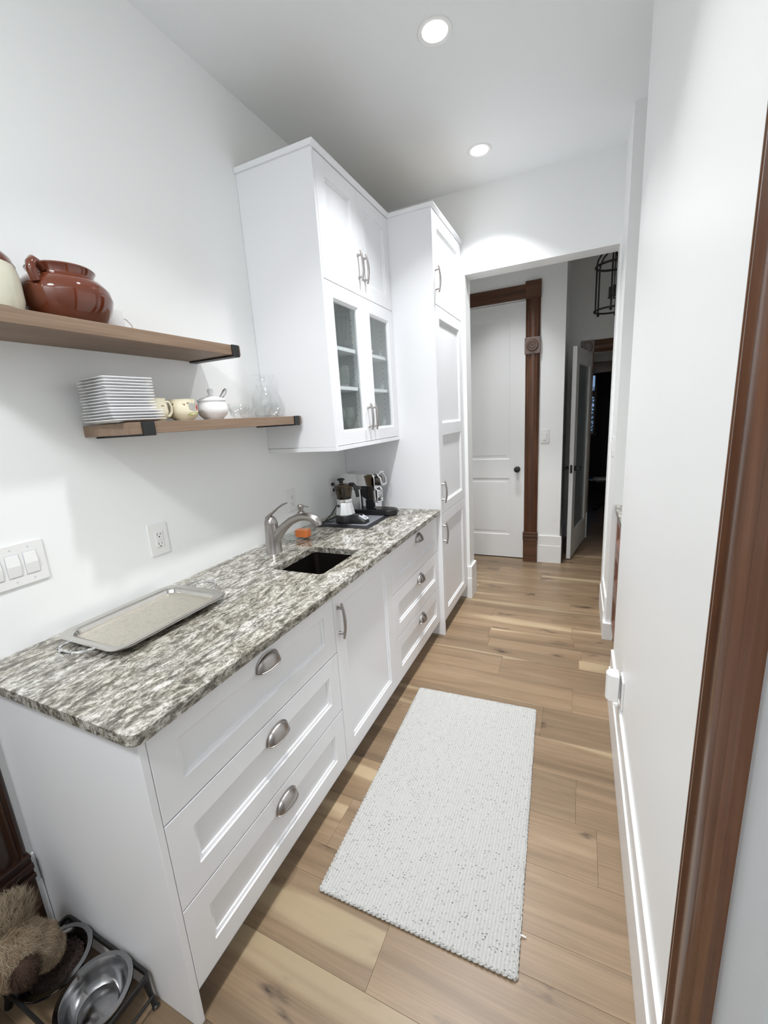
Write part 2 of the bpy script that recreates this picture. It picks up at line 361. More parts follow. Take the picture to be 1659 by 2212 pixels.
# far dark dining room
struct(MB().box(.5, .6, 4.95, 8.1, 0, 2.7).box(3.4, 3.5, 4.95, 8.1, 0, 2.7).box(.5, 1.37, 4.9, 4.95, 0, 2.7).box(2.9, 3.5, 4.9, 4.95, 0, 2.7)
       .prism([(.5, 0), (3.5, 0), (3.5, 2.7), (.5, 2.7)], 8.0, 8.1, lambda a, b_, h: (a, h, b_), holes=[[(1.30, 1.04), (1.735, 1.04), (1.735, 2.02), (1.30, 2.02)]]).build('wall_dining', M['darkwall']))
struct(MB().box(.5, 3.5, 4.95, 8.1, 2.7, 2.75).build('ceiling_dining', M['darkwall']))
wd = sroot('window_1', (1.5, 8.02, 1.04), 'tall double hung window with dusk foliage outside, in the dark far room')
MB().box(1.30, 1.735, 7.98, 8.04, 1.66, 1.76).box(1.725, 1.76, 7.97, 8.03, 1.0, 2.05).box(1.27, 1.30, 7.97, 8.03, 1.0, 2.05).box(1.27, 1.76, 7.97, 8.03, 2.02, 2.06).box(1.25, 1.78, 7.94, 8.03, 1.0, 1.04).build('window_frame', M['caseX'], wd)
MB().box(1.30, 1.73, 8.04, 8.045, 1.04, 1.66).build('pane', M['pane'], wd); MB().box(1.30, 1.73, 8.04, 8.045, 1.76, 2.02).build('pane', M['pane'], wd)
# second cased opening inside the far room
struct(MB().box(1.0, 3.4, 5.6, 5.72, 1.91, 2.035).build('trim_7', M['caseX']))
struct(MB().box(1.0, 3.4, 5.62, 5.70, 2.035, 2.7).box(1.0, 1.60, 5.62, 5.70, 0, 2.0).build('wall_dining_divider', M['wall']))
# ceiling with holes for the lamps
cs = [[(x + .062 * math.cos(2 * math.pi * i / 28), y + .062 * math.sin(2 * math.pi * i / 28)) for i in range(28)] for x, y in LAMPS]
struct(MB().prism([(-.1, -1.9), (2.9, -1.9), (2.9, 4.95), (-.1, 4.95)], HC, HC + .02, holes=cs).build('ceiling', M['ceiling']))
# floor: planks up to the hall, then material
fl = sroot('floor', (0, 0, 0), 'light hickory plank floor running across the galley')
MB().box(-.6, 3.5, -1.9, 8.1, -.03, -.008).build('subfloor', M['raw'], fl)
MB().box(.5, 3.5, 4.17, 8.1, -.008, 0).build('floor_beyond', M['floor'], fl)
ys = [-.61, -.40, -.19, .02, .23, .435, .54, .751, .96, 1.17, 1.375, 1.60, 1.81, 1.905, 2.01, 2.11, 2.215, 2.36, 2.545, 2.68, 2.81, 2.92, 3.07, 3.195, 3.35, 3.49, 3.63, 3.75, 3.87, 4.02, 4.17]
joints = {2.11: [1.0, 1.575], 2.215: [.98, 1.53], 2.36: [.2, 1.512], 1.81: [.35, 1.12, 1.7], 1.905: [.5, 1.12], 1.60: [.3, 1.53], 2.01: [.1, 1.56], .435: [1.0], .02: [.5]}
for i in range(len(ys) - 1):
    y0, y1 = ys[i], ys[i + 1]; xe = 1.9 if y1 < 2.6 else 2.8
    cuts = [-.6 if y0 < 0 else 0.0]
    if y0 in joints: cuts += [c_ for c_ in joints[y0] if c_ > .15]
    else:
        x = cuts[0] + random.uniform(.25, 1.1)
        while x < xe - .2: cuts.append(x); x += random.uniform(.55, 1.5)
    cuts.append(xe)
    for a, b_ in zip(cuts[:-1], cuts[1:]):
        mb = MB(); e = .0007; t = .0007 * random.random()
        mb.add([(a + .0003, y0 + .0003, -.008), (b_ - .0003, y0 + .0003, -.008), (b_ - .0003, y1 - .0003, -.008), (a + .0003, y1 - .0003, -.008),
                (a + .0002, y0 + .0002, -.0006), (b_ - .0002, y0 + .0002, -.0006), (b_ - .0002, y1 - .0002, -.0006), (a + .0002, y1 - .0002, -.0006),
                (a + e, y0 + e, 0), (b_ - e, y0 + e, 0), (b_ - e, y1 - e, 0), (a + e, y1 - e, 0)],
               [(0, 1, 5, 4), (1, 2, 6, 5), (2, 3, 7, 6), (3, 0, 4, 7), (4, 5, 9, 8), (5, 6, 10, 9), (6, 7, 11, 10), (7, 4, 8, 11), (8, 9, 10, 11)])
        mb.build('plank', M['plank'], fl)
# baseboards
BH, BM = .28, .18
def bb(mb, x0, x1, y0, y1, dx, dy):        # run box; dx, dy: thin direction shrink of the upper tier
    mb.box(x0, x1, y0, y1, 0, BM)
    mb.box(x0 + (dx if dx > 0 else 0), x1 + (dx if dx < 0 else 0), y0 + (dy if dy > 0 else 0), y1 + (dy if dy < 0 else 0), BM, BH)
mb = MB(); bb(mb, XR - .017, XR, .213, 1.80, .006, 0); struct(mb.build('baseboard_right', M['trim'], bevel=.002))
mb = MB(); bb(mb, XR - .017, XR, 2.475, Y5 + .15, .006, 0); mb.box(XR - .017, 1.760, 2.42, 2.475, 0, .118); struct(mb.build('baseboard_right_far', M['trim'], bevel=.002))
mb = MB(); bb(mb, .7004, .74, Y5 - .017, Y5, 0, .006); bb(mb, .7232, .74, Y5, Y5 + .15, 0, 0); bb(mb, .2, .74, Y5 + .15, Y5 + .167, 0, -.006); struct(mb.build('baseboard_far', M['trim'], bevel=.002))
mb = MB(); bb(mb, 1.16, X2 + .017, YH - .017, YH, 0, .006); bb(mb, X2, X2 + .017, YH, 4.85, -.006, 0); struct(mb.build('baseboard_hall', M['trim'], bevel=.002))
mb = MB(); bb(mb, 0, .017, -.02, -.002, -.006, 0); struct(mb.build('baseboard_left', M['trim'], bevel=.0015))
# fluted casing profile (u across width, d proud)
def casing(width, t=.024):
    s = width / .126; P = [(0, 0), (0, t * .75), (.004, t * .9), (.010, t), (.014, t * .85), (.018, t * .8), (.022, t), (.027, t * .97), (.031, t * .72), (.036, t * .66), (.044, t * .8), (.052, t * .9), (.063, t * .95), (.074, t * .9), (.082, t * .8), (.090, t * .66), (.095, t * .72), (.099, t * .97), (.104, t), (.108, t * .8), (.112, t * .85), (.116, t), (.122, t * .9), (.126, t * .75), (.126, 0)]
    return [(a * s, b_) for a, b_ in P]
def plinth(mb, box4, z1, fn_axis):
    x0, x1, y0, y1 = box4; mb.box(x0, x1, y0, y1, 0, z1 - .085)
    e = .006
    for za, zb, g in ((z1 - .085, z1 - .07, e), (z1 - .07, z1 - .05, -.003), (z1 - .05, z1 - .03, e * 1.3), (z1 - .03, z1 - .012, 0), (z1 - .012, z1, e)):
        if fn_axis == 'y': mb.box(x0 - .003, x1 + .003, y0 - g, y1, za, zb)
        elif fn_axis == '-x': mb.box(x0 - g, x1, y0 - .003, y1 + .003, za, zb)
        else: mb.box(x0, x1 + g, y0 - .003, y1 + .003, za, zb)
# hall closet door casing
t1 = sroot('trim_1', (1.09, YH, 0), 'brown varnished fluted casing around the tall white hall door')
MB().prism([(1.031 + a, d) for a, d in casing(.126)], .31, 2.504, lambda a, b_, h: (a, YH - b_, h)).build('upright', M['caseV'], t1)
MB().box(.1, 1.031, YH - .022, YH, 2.504, 2.625).build('header', M['caseX'], t1, bevel=.003)
MB().box(1.026, 1.162, YH - .034, YH, 2.495, 2.645).build('corner_block', M['caseX'], t1, bevel=.003)
mb = MB().box(1.024, 1.162, YH - .034, YH, 2.023, 2.168); ro = mb.build('rosette', M['rosette'], t1, bevel=.002)
MB().lathe([(0, 0), (.012, -.001), (.014, -.007), (.022, -.007), (.025, .001), (.032, .001), (.036, -.008), (.045, -.008), (.049, .002), (.0535, .003), (.0535, .008)], (1.093, YH - .038, 2.095), 36, 'y').build('bullseye', M['caseX'], ro, smooth=30)
mb = MB(); plinth(mb, (1.026, 1.162, YH - .036, YH), .314, 'y'); mb.build('plinth', M['caseX'], t1, bevel=.002)
# casing round the near right-hand doorway
t2 = sroot('trim_2', (XR, .13, 0), 'wide brown varnished casing at the right edge of the frame')
pr = [(XR, .212), (1.694, .212), (1.690, .207), (1.689, .201), (1.693, .197), (1.693, .193), (1.688, .189), (1.687, .182), (1.694, .178), (1.696, .172), (1.692, .164), (1.689, .154), (1.687, .142), (1.688, .130), (1.692, .122), (1.695, .118), (1.690, .113), (1.687, .107), (1.690, .100), (1.694, .094), (1.692, .086), (1.698, .075), (1.74, .075), (1.74, .212)]
MB().prism(pr, .35, 2.62, lambda a, b_, h: (a, b_, h)).build('upright', M['caseV'], t2, smooth=35)
mb = MB(); plinth(mb, (1.672, XR, .07, .222), .36, '-x'); mb.build('plinth', M['caseV'], t2, bevel=.002)
# left doorway casing
t3 = sroot('trim_3', (0, -.09, 0), 'brown casing with shade put into its colour, at the lower left corner beside the cabinet')
MB().prism([(-.146 + a, d) for a, d in casing(.126)], .30, 2.62, lambda a, b_, h: (b_, a, h)).build('upright', M['caseShade'], t3)
mb = MB(); plinth(mb, (0, .030, -.150, -.0205), .30, 'x'); mb.build('plinth', M['caseShade'], t3, bevel=.002)
# closed door in the left doorway, shade put into its wood colour
d4 = sroot('door_4', (-.03, -.9, 0), 'wooden door with shade put into its colour, at the lower left edge')
weld(front(-1.79, -.146, .005, 2.52, [(-1.6, -.30, .25, 1.0), (-1.6, -.30, 1.15, 2.35)], lambda a, b_, d: (-.02 + d, a, b_), .05).build('leaf', M['caseShade'], d4))
# right hand white door
d3 = sroot('door_3', (1.72, -.4, 0), 'white painted door at the right edge of the frame, partly cut off')
weld(front(-1.79, .10, .005, 2.52, [(-1.5, -.03, .25, 2.3)], lambda a, b_, d: (1.712 - d, a, b_), .04, rec=[(0, 0), (.006, .004), (.02, .004), (.026, -.006)]).build('leaf', M['shadedoor'], d3))
# hall closet door
d1 = sroot('door_1', (.6, YH, 0), 'tall white two-panel hall door with black round knob')
DREC = [(0, 0), (.012, -.006), (.028, -.006), (.045, -.003)]
weld(front(.2, 1.028, .012, 2.5, [(.345, .884, 1.045, 2.375), (.345, .884, .255, .855)], lambda a, b_, d: (a, YH + .04 - d, b_), .035, rec=DREC).build('leaf', M['door'], d1))
MB().lathe([(.026, .04), (.026, .034), (.010, .030), (.010, .012), (.02, .008), (.029, -.002), (.030, -.012), (.026, -.022), (.012, -.028), (0, -.029)], (.96, YH, .948), 28, 'y').build('knob', M['black'], d1, smooth=40)['label'] = 'black round door knob'
# far cased opening
t4 = sroot('trim_4', (1.55, 4.85, 0), 'brown casing with rosette around the far dark opening')
MB().prism([(z, d) for z, d in [(2.076 + a, b_) for a, b_ in casing(.126)]], 1.62, 2.6, lambda a, b_, h: (h, 4.85 - b_, a)).build('header', M['caseX'], t4)
MB().prism([(1.497 + a, d) for a, d in casing(.126)], .31, 2.076, lambda a, b_, h: (a, 4.85 - b_, h)).build('upright', M['caseV'], t4)
ro = MB().box(1.49, 1.625, 4.818, 4.85, 2.07, 2.205).build('rosette', M['rosette'], t4, bevel=.002)
MB().lathe([(0, 0), (.012, -.001), (.014, -.007), (.022, -.007), (.025, .001), (.032, .001), (.036, -.008), (.045, -.008), (.049, .002), (.0535, .003), (.0535, .008)], (1.5575, 4.814, 2.138), 36, 'y').build('bullseye', M['caseX'], ro, smooth=30)
# frosted glass door, standing open
d2 = sroot('door_2', (0, 0, 0), 'white door with frosted glass panel standing ajar in the hall'); W2 = .842
weld(front(0, W2, .01, 2.065, [(.125, W2 - .13, .27, 1.93)], lambda a, b_, d: (a, -d, b_), .038, through=True).build('leaf', M['door'], d2))
MB().box(.13, W2 - .135, .014, .022, .28, 1.92).build('frosted_pane', M['frost'], d2)['label'] = 'blue grey frosted glass'
for s_, nm in ((-1, 'lever_handle'), (1, 'lever_handle')):
    y_ = -.001 if s_ < 0 else .039
    MB().lathe([(.026, 0), (.026, .008), (.011, .009), (.011, .045), (0, .045)] if s_ > 0 else [(.026, 0), (.026, -.008), (.011, -.009), (.011, -.045), (0, -.045)], (.06, y_, .93), 22, 'y').tube([(.06, y_ + s_ * .042, .93), (.11, y_ + s_ * .043, .93), (.165, y_ + s_ * .042, .93)], [.009, .008, .007], 10).build(nm, M['black'], d2, smooth=40)
MB().box(-.002, .001, .008, .03, .89, .97).build('latch_plate', M['black'], d2)
d2.location = (1.470, 4.0, 0); d2.rotation_euler = (0, 0, math.atan2(.83, .145))
# recess: cherry cabinet with granite top
rc = thing('drawer_cabinet', (2.0, 2.1, 0), 'cherry wood drawer cabinet in the right-hand recess under pale stone', 'cabinet')
MB().box(1.762, 2.29, 1.81, 2.415, .10, .885).box(1.80, 2.29, 1.81, 2.415, 0, .10).build('body', M['cherry'], rc)
for z0, z1 in ((.13, .40), (.405, .66), (.665, .88)):
    weld(front(1.83, 2.405, z0, z1, [(1.89, 2.345, z0 + .05, z1 - .05)], lambda a, b_, d: (1.743 - d, a, b_), .018).build('drawer', M['cherry'], rc))
tag(MB().box(1.728, 2.29, 1.81, 2.436, .888, .92).build('countertop', M['granite'], bevel=.003, loc=(2, 2.1, .888)), 'small pale stone countertop on the cherry cabinet in the recess', 'countertop')
# ------------------------------------------------------------------ recessed lights (the hall one is added to brighten the hall)
for i, (x, y) in enumerate(LAMPS):
    lab = ['recessed ceiling light above the near end of the counter, out of frame', 'round white recessed ceiling light, the nearer and larger of two', 'round white recessed ceiling light, the farther and smaller of two', 'added fill light in the hall ceiling beyond the doorway, hidden by the header'][i]
    t = thing('recessed_light', (x, y, HC), lab, 'ceiling light')
    MB().lathe_open([(.0615, .018), (.055, .006), (.052, -.001), (.068, -.004), (.072, -.001), (.072, -.0002)], (x, y, HC), 40).build('trim_ring', M['trim'], t, smooth=30)
    MB().lathe([(0, -.003), (.03, -.0025), (.051, -.0005), (.054, .012), (0, .016)], (x, y, HC), 40).build('lens', M['led'], t)
    ld = bpy.data.lights.new('lamp', 'AREA'); ld.shape = 'DISK'; ld.size = .10; ld.energy = LAMP_W[i]; ld.color = (.985, .99, 1); ld.spread = R(SPREADS[i])
    lo = bpy.data.objects.new('lamp', ld); COL.objects.link(lo); lo.parent = t; lo.location = (0, 0, -.006)
t = thing('added_fill_light', (.95, -1.15, HC), 'added round fill light at the ceiling behind the camera, out of frame', 'ceiling light')  # added fill lamp, no fixture known behind the camera
MB().lathe([(.24, -.001), (.24, -.03), (.22, -.035), (0, -.035)], (.95, -1.15, HC), 40).build('body', M['trim'], t, smooth=30)
MB().lathe([(.215, -.036), (.20, -.055), (0, -.06)], (.95, -1.15, HC), 40).build('lens', M['led'], t, smooth=60)
ld = bpy.data.lights.new('lamp', 'AREA'); ld.shape = 'DISK'; ld.size = .42; ld.energy = FILL_W; ld.color = (.97, .985, 1)
lo = bpy.data.objects.new('lamp', ld); COL.objects.link(lo); lo.parent = t; lo.location = (0, 0, -.064)
# ------------------------------------------------------------------ BASE CABINETS
XF, XC, XT, ZK = .6646, .6922, .6984, .109
Y1, Y2_, Y3 = .8111, 1.3723, 2.1515
def cup_pull(mb, y, z, x, a=.05, h=.042, d=.026):
    n, m = 20, 8; vs = []; fs = []
    for j in range(m + 1):
        v = math.pi / 2 * j / m
        for i in range(n + 1):
            u = math.pi * i / n; r = math.sin(u) ** .75 if 0 < i < n else 0
            vs.append((x + d * r * math.cos(v) + .001, y - a * math.cos(u), z + h * r * math.sin(v)))
    for j in range(m):
        for i in range(n): k = j * (n + 1) + i; fs.append((k, k + 1, k + n + 2, k + n + 1))
    mb.add(vs, fs)
    # rim lip round the outline and along the open lower edge
    mb.tube([(x + .0015, y - (a + .001) * math.cos(math.pi * i / 24), z + (h + .001) * math.sin(math.pi * i / 24) ** .75) for i in range(25)], .0028, 6)
    mb.tube([(x + .001 + d * math.sin(math.pi * i / 24) ** .75, y - a * math.cos(math.pi * i / 24), z) for i in range(25)], .0016, 6)
def bow_handle(mb, x, y, z0, z1, dirx=True):
    zc, L = (z0 + z1) / 2, (z1 - z0); pts = [(x + .030 - .010 * (2 * t - 1) ** 2, y, z0 + L * t) for t in [i / 12 for i in range(13)]]
    mb.tube(pts, [.0052 + .0016 * (1 - abs(2 * i / 12 - 1)) for i in range(13)], 8)
    for zz in (z0 + L * .14, z1 - L * .14): mb.tube([(x, y, zz), (x + .008, y, zz), (x + .025, y, zz)], [.0085, .006, .005], 8)
def drawers(root, ya, yb, yc, zs):
    for z0, z1 in zs:
        d = weld(front(ya, yb, z0, z1, [(ya + .07, yb - .07, z0 + .07, z1 - .068)], FX(XF), .019).build('drawer', M['cab'], root))
        mb = MB(); cup_pull(mb, yc, z1 - .073, XF); c_ = mb.build('cup_pull', M['nickel'], d, smooth=50, solid=.0012); c_['label'] = 'brushed nickel cup pull'
ZS = [(.632, .884), (.371, .628), (ZK, .367)]
c1 = thing('base_cabinet', (.3, .4, 0), 'white base cabinet with three wide drawers at the near end of the counter', 'cabinet')
MB().box(.005, XF - .021, .0185, Y1 - .001, ZK, .884).box(.05, .60, .0185, Y1 - .001, 0, ZK).build('body', M['cab'], c1)
MB().box(.001, XF, 0, .018, 0, .884).build('end_panel', M['cab'], c1, bevel=.001)
drawers(c1, .020, Y1 - .0015, .421, ZS)
c2 = thing('base_cabinet', (.3, 1.1, 0), 'white single-door base cabinet under the sink', 'cabinet')
MB().box(.005, XF - .021, Y1 + .001, Y2_ - .001, ZK, .64).box(.05, .60, Y1 + .001, Y2_ - .001, 0, ZK).box(.6, XF - .021, Y1 + .001, Y2_ - .001, .64, .884).build('body', M['cab'], c2)
d = weld(front(Y1 + .0015, Y2_ - .0015, ZK, .884, [(Y1 + .073, Y2_ - .073, ZK + .07, .814)], FX(XF), .019).build('door', M['cab'], c2))
mb = MB(); bow_handle(mb, XF, .843, .678, .83); mb.build('handle', M['nickel'], d, smooth=50)['label'] = 'brushed nickel bow handle'
c3 = thing('base_cabinet', (.3, 1.8, 0), 'white base cabinet with three drawers next to the tall pantry', 'cabinet')
MB().box(.005, XF - .021, Y2_ + .001, Y3 - .001, ZK, .884).box(.05, .60, Y2_ + .001, Y3 - .001, 0, ZK).build('body', M['cab'], c3)
drawers(c3, Y2_ + .0015, Y3 - .004, 1.786, ZS)
# ------------------------------------------------------------------ COUNTERTOP + SINK
hole = rrect(.303, .565, .905, 1.238, .022, 4)
mb = MB().prism(rrect(.001, XC, -.022, Y3 - .001, .03, 6, (0, 0, 0, 1)), .886, .915, holes=[hole])
ct = tag(mb.build('countertop', M['granite'], bevel=.0025, loc=(.35, 1.0, .886)), 'long streaked grey and white granite countertop over the white base cabinets', 'countertop')
sk = thing('sink', (.434, 1.07, .68), 'dark stainless undermount sink basin in the granite countertop', 'sink')
mb = MB()
def loop(x0, x1, y0, y1, r, z): return [(a, b_, z) for a, b_ in rrect(x0, x1, y0, y1, r, 5)]
L = [loop(.285, .583, .887, 1.256, .02, .885), loop(.300, .568, .902, 1.241, .022, .885), loop(.301, .567, .903, 1.240, .024, .78), loop(.305, .563, .907, 1.236, .03, .705), loop(.325, .543, .927, 1.216, .03, .695)]
for lp in L: mb.v += lp
q = len(L[0])
for j in range(len(L) - 1):
    for i in range(q): k = (i + 1) % q; mb.f.append((j * q + i, j * q + k, (j + 1) * q + k, (j + 1) * q + i))
mb.f.append(tuple((len(L) - 1) * q + i for i in range(q)))
mb.build('basin', M['sinksteel'], sk, smooth=50)
MB().lathe([(0, .001), (.02, .001), (.022, .004), (.042, .005), (.044, .001), (.044, -.012), (0, -.012)], (.434, 1.071, .694), 32).build('drain', M['steel'], sk, smooth=40)
# faucet
fc = thing('faucet', (.151, 1.113, .915), 'brushed nickel single-lever faucet with arched spout behind the sink', 'faucet')
MB().lathe([(.040, 0), (.040, .003), (.0385, .006), (.0375, .06), (.0335, .110), (.0315, .145), (.0325, .146), (.0325, .149), (.0310, .150), (.029, .162), (.022, .176), (.012, .184), (0, .186)], (.151, 1.113, .9155), 36).build('body', M['nickel'], fc, smooth=40)
pts = [(.152, 1.113, .962), (.168, 1.114, .985), (.195, 1.116, 1.018), (.228, 1.119, 1.049), (.268, 1.122, 1.078), (.310, 1.126, 1.096), (.345, 1.129, 1.101), (.374, 1.132, 1.098), (.398, 1.134, 1.086), (.411, 1.135, 1.068), (.414, 1.135, 1.058)]
MB().tube(pts, [.018, .0255, .0245, .0215, .0195, .0185, .019, .0205, .0215, .0195, .017], 20).build('spout', M['nickel'], fc, smooth=40)
MB().tube([(.128, 1.113, 1.088), (.148, 1.113, 1.103), (.172, 1.113, 1.118), (.205, 1.113, 1.142), (.235, 1.113, 1.159), (.262, 1.113, 1.168)], [.012, .014, .0095, .008, .0085, .006], 14, .55).build('lever', M['nickel'], fc, smooth=50)
# soap dispenser on a glass dish
gd = MB(); n_ = 40; pr = []
for r, z in ((0, .0035), (.55, .0035), (.8, .006), (1.0, .014), (1.02, .0135), (.8, .003), (.55, 0), (0, 0)): pr.append((max(r, 0) * .075, z))
gd.lathe(pr, (.118, 1.372, .9155), n_, sx=1.05, sy=1.38)
dish = tag(gd.build('soap_dish', M['pane'], smooth=60, loc=(.118, 1.372, .9155)), 'clear oval glass dish under the soap dispenser by the faucet', 'dish'); dish.rotation_euler.z = R(12)
sd = thing('soap_dispenser', (.148, 1.365, .9195), 'square clear glass soap pump bottle with orange soap behind the faucet', 'soap dispenser')
zz0 = .9200
MB().prism(rrect(.104, .192, 1.338, 1.396, .008, 3), zz0, zz0 + .108).add([], []).build('bottle', M['glass'], sd, smooth=50)
MB().prism(rrect(.109, .187, 1.343, 1.391, .006, 3), zz0 + .004, zz0 + .042).build('soap', M['soap'], sd, smooth=50)['label'] = 'orange liquid soap'
MB().lathe([(.028, .108), (.020, .116), (.019, .120), (0, .120)], (.148, 1.367, zz0), 24).build('shoulder', M['glass'], sd, smooth=50)
pm = MB().lathe([(.0205, .118), (.0215, .122), (.0215, .138), (.019, .142), (.013, .146), (.0125, .156), (.0155, .160), (.016, .178), (.013, .182), (0, .183)], (.148, 1.367, zz0), 24).tube([(.150, 1.367, zz0 + .174), (.175, 1.372, zz0 + .172), (.193, 1.376, zz0 + .168)], [.0055, .0045, .004], 10).build('pump', M['nickel'], sd, smooth=45)
pm['label'] = 'brushed metal pump head'
# drying mat
dm = thing('drying_mat', (.25, 1.83, .9155), 'black rectangular mat with grey centre under the coffee makers', 'mat')
dm_pts = [(.060, 1.600), (.425, 1.600), (.425, 2.085), (.060, 2.085)]
MB().prism(rrect(.060, .43, 1.600, 2.085, .012, 4), .9155, .9185).build('border', M['mat'], dm, bevel=.001)
MB().prism(rrect(.098, .392, 1.655, 2.030, .01, 4), .9186, .9200).build('pad', M['matin'], dm)['label'] = 'grey fabric pad'
# moka pot (electric)
mk = thing('moka_pot', (.222, 1.715, .9205), 'small electric stovetop-style espresso pot with smoked top and aluminium body', 'coffee maker'); Z = .9205; C = (.222, 1.715, Z)
mb = MB().lathe([(.062, 0), (.064, .004), (.064, .016), (.061, .030), (.060, .046), (.058, .050), (0, .050)], C, 36)
mb.build('heater_base', M['blackpl'], mk, smooth=35)
nose = []
for k in range(9):
    t = k / 8; nose.append((.045 + .105 * t, .052 - .014 * t, .046 if t < .5 else .046 - .030 * (t - .5) / .5))
mb = MB(); vs = []; fs = []
for (dx, hw, hz) in nose:
    hz2 = hz + .004; hw2 = hw * (1 if dx < .14 else .85)
    for yy, z_ in ((-hw2, 0), (-hw2, hz2 * .55), (-hw2 * .72, hz2), (hw2 * .72, hz2), (hw2, hz2 * .55), (hw2, 0)): vs.append((C[0] + dx, C[1] + yy * .8, Z + z_))
for i in range(8):
    for k in range(5): fs.append((i * 6 + k, i * 6 + k + 1, i * 6 + k + 7, i * 6 + k + 6))
fs.append(tuple(range(6))); fs.append(tuple(48 + k for k in range(6)))
mb.add(vs, fs).build('control_nose', M['blackpl'], mk, smooth=35, bevel=.003)
SL = lambda a, b_, h: (C[0] + .099 + b_ * .876 + h * .48, C[1] + a, Z + .0505 - b_ * .48 + h * .876)
MB().prism(rrect(-.024, .024, .002, .056, .010, 4), 0, .0025, SL).build('badge_plate', M['label'], mk, bevel=.0006)['label'] = 'silver grey plate with small dark lettering'
mb = MB()
for r_, (yo, ln) in enumerate(((-.014, .028), (-.010, .020))):
    for q_ in range(5):
        aa = yo + ln * q_ / 5; bb0 = .034 + r_ * .010; mb.prism([(aa, bb0), (aa + ln / 5 * .6, bb0), (aa + ln / 5 * .6, bb0 + .006 - .0015 * (q_ % 2)), (aa, bb0 + .006 - .0015 * (q_ % 2))], .0026, .0030, SL)
mb.build('lettering', M['ink'], mk)
MB().lathe([(.011, 0), (.011, .006), (0, .007)], (C[0] + .108, C[1], Z + .048), 20).build('power_button', M['blackpl'], mk, smooth=40)
P8 = math.pi / 10
MB().lathe([(.0595, .050), (.0605, .054), (.046, .124), (.045, .127), (0, .127)], C, 10, phase=P8).build('boiler', M['alu'], mk)
MB().lathe([(.0095, 0), (.0075, .005), (.0035, .006), (0, .0062)], (0, 0, 0), 12).build('safety_valve', M['ink'], mk)
vv = bpy.data.objects['safety_valve']; vv.location = (-.012, -.0545, .112); vv.rotation_euler = (R(96), 0, 0)
for v_ in vv.data.vertices: v_.co += Vector(C)
MB().lathe([(.0465, .127), (.0475, .130), (.0475, .147), (.044, .149), (0, .149)], C, 10, phase=P8).build('collar', M['chrome'], mk)
MB().lathe([(.043, .149), (.045, .160), (.055, .215), (.060, .228), (.058, .232), (.048, .236), (0, .241)], C, 24).build('upper_chamber', M['smoke'], mk, smooth=40)['label'] = 'smoked brown transparent chamber'
MB().lathe([(.012, .150), (.010, .20), (.004, .215), (0, .216)], C, 14).build('brew_column', M['ink'], mk, smooth=40)
MB().lathe([(.013, .240), (.013, .256), (.023, .258), (.024, .266), (.017, .270), (0, .273)], (C[0] - .02, C[1] + .012, Z), 24).build('lid_knob', M['blackpl'], mk, smooth=40)
MB().tube([(C[0] + .045, C[1], Z + .236), (C[0] + .068, C[1], Z + .236), (C[0] + .082, C[1], Z + .221), (C[0] + .091, C[1], Z + .195), (C[0] + .096, C[1], Z + .160)], [.010, .012, .012, .012, .011], 10).build('handle', M['blackpl'], mk, smooth=45)
# capsule espresso machine
em = thing('espresso_machine', (.26, 1.96, .9205), 'slim chrome capsule espresso machine with black base beside the pantry side', 'coffee maker'); y0, y1 = 1.915, 2.015; Z = .9205
MB().prism([(.04, y0 - .01), (.30, y0 - .01), (.40, y0 - .01)] + arc((.40, 1.965), .06, -80, 80, 10, lambda a, b_: (a, b_)) + [(.30, y1 + .01), (.04, y1 + .01)], Z, Z + .034).build('drip_base', M['blackpl'], em, bevel=.004, smooth=35)
MB().prism(arc((.395, 1.965), .045, -90, 90, 12, lambda a, b_: (a, b_)) + [(.33, 2.01), (.33, 1.92)], Z + .0342, Z + .037).build('drip_grid', M['sinksteel'], em)
top = [(.335, 0), (.335, .065), (.325, .085), (.12, .090), (.09, .080), (.075, .055), (.07, 0), (.07, -.02), (.20, -.02), (.21, 0)]
MB().prism(top, y0, y1, lambda a, b_, h: (a, h, Z + .185 + b_)).build('upper_body', M['chrome'], em, bevel=.006, smooth=35)['label'] = 'chrome housing'
MB().prism(rrect(.075, .225, y0 + .004, y1 - .004, .01, 3), Z + .034, Z + .166).build('water_tank', M['alu'], em, smooth=35)
MB().prism(rrect(.255, .318, y0 + .012, y1 - .012, .006, 3), Z + .034, Z + .095).build('column_base', M['blackpl'], em)
MB().prism(rrect(.262, .318, y0 + .014, y1 - .014, .006, 3), Z + .095, Z + .184).build('column', M['sinksteel'], em)
MB().prism([(.232, .184), (.275, .184), (.268, .10), (.240, .115)], y0 + .005, y1 - .02, lambda a, b_, h: (a, h, Z + b_)).build('spout_shroud', M['blackpl'], em, bevel=.004)
MB().prism(rrect(y0, y1, Z + .034, Z + .262, .02, 5), .320, .332, lambda a, b_, h: (h, a, b_), holes=[rrect(y0 + .012, y1 - .012, Z + .085, Z + .17, .01, 4)]).build('front_frame', M['chrome'], em, bevel=.002)
MB().box(.322, .329, y0 + .010, y1 - .010, Z + .05, Z + .175).build('front_panel', M['sinksteel'], em)
MB().lathe([(.028, 0), (.028, .004), (.022, .007), (.013, .007), (.012, .003), (0, .003)], (.333, 1.965, Z + .132), 28, 'x').build('round_emblem', M['chrome'], em, smooth=30)
for a in (-.033, .033): MB().tube([(.336, 1.965 + a, Z + .088), (.345, 1.965 + a, Z + .094), (.345, 1.965 + a, Z + .16), (.337, 1.965 + a, Z + .168)], .004, 8).build('cup_rest_rod', M['chrome'], em, smooth=40)
MB().box(.334, .352, y0 + .012, y1 - .012, Z + .080, Z + .090).build('cup_rest', M['chrome'], em, bevel=.003)
MB().lathe([(.036, 0), (.036, .016), (.030, .026), (.012, .030), (0, .030)], (.331, 1.965, Z + .222), 28, 'x').build('brew_head', M['sinksteel'], em, smooth=35)
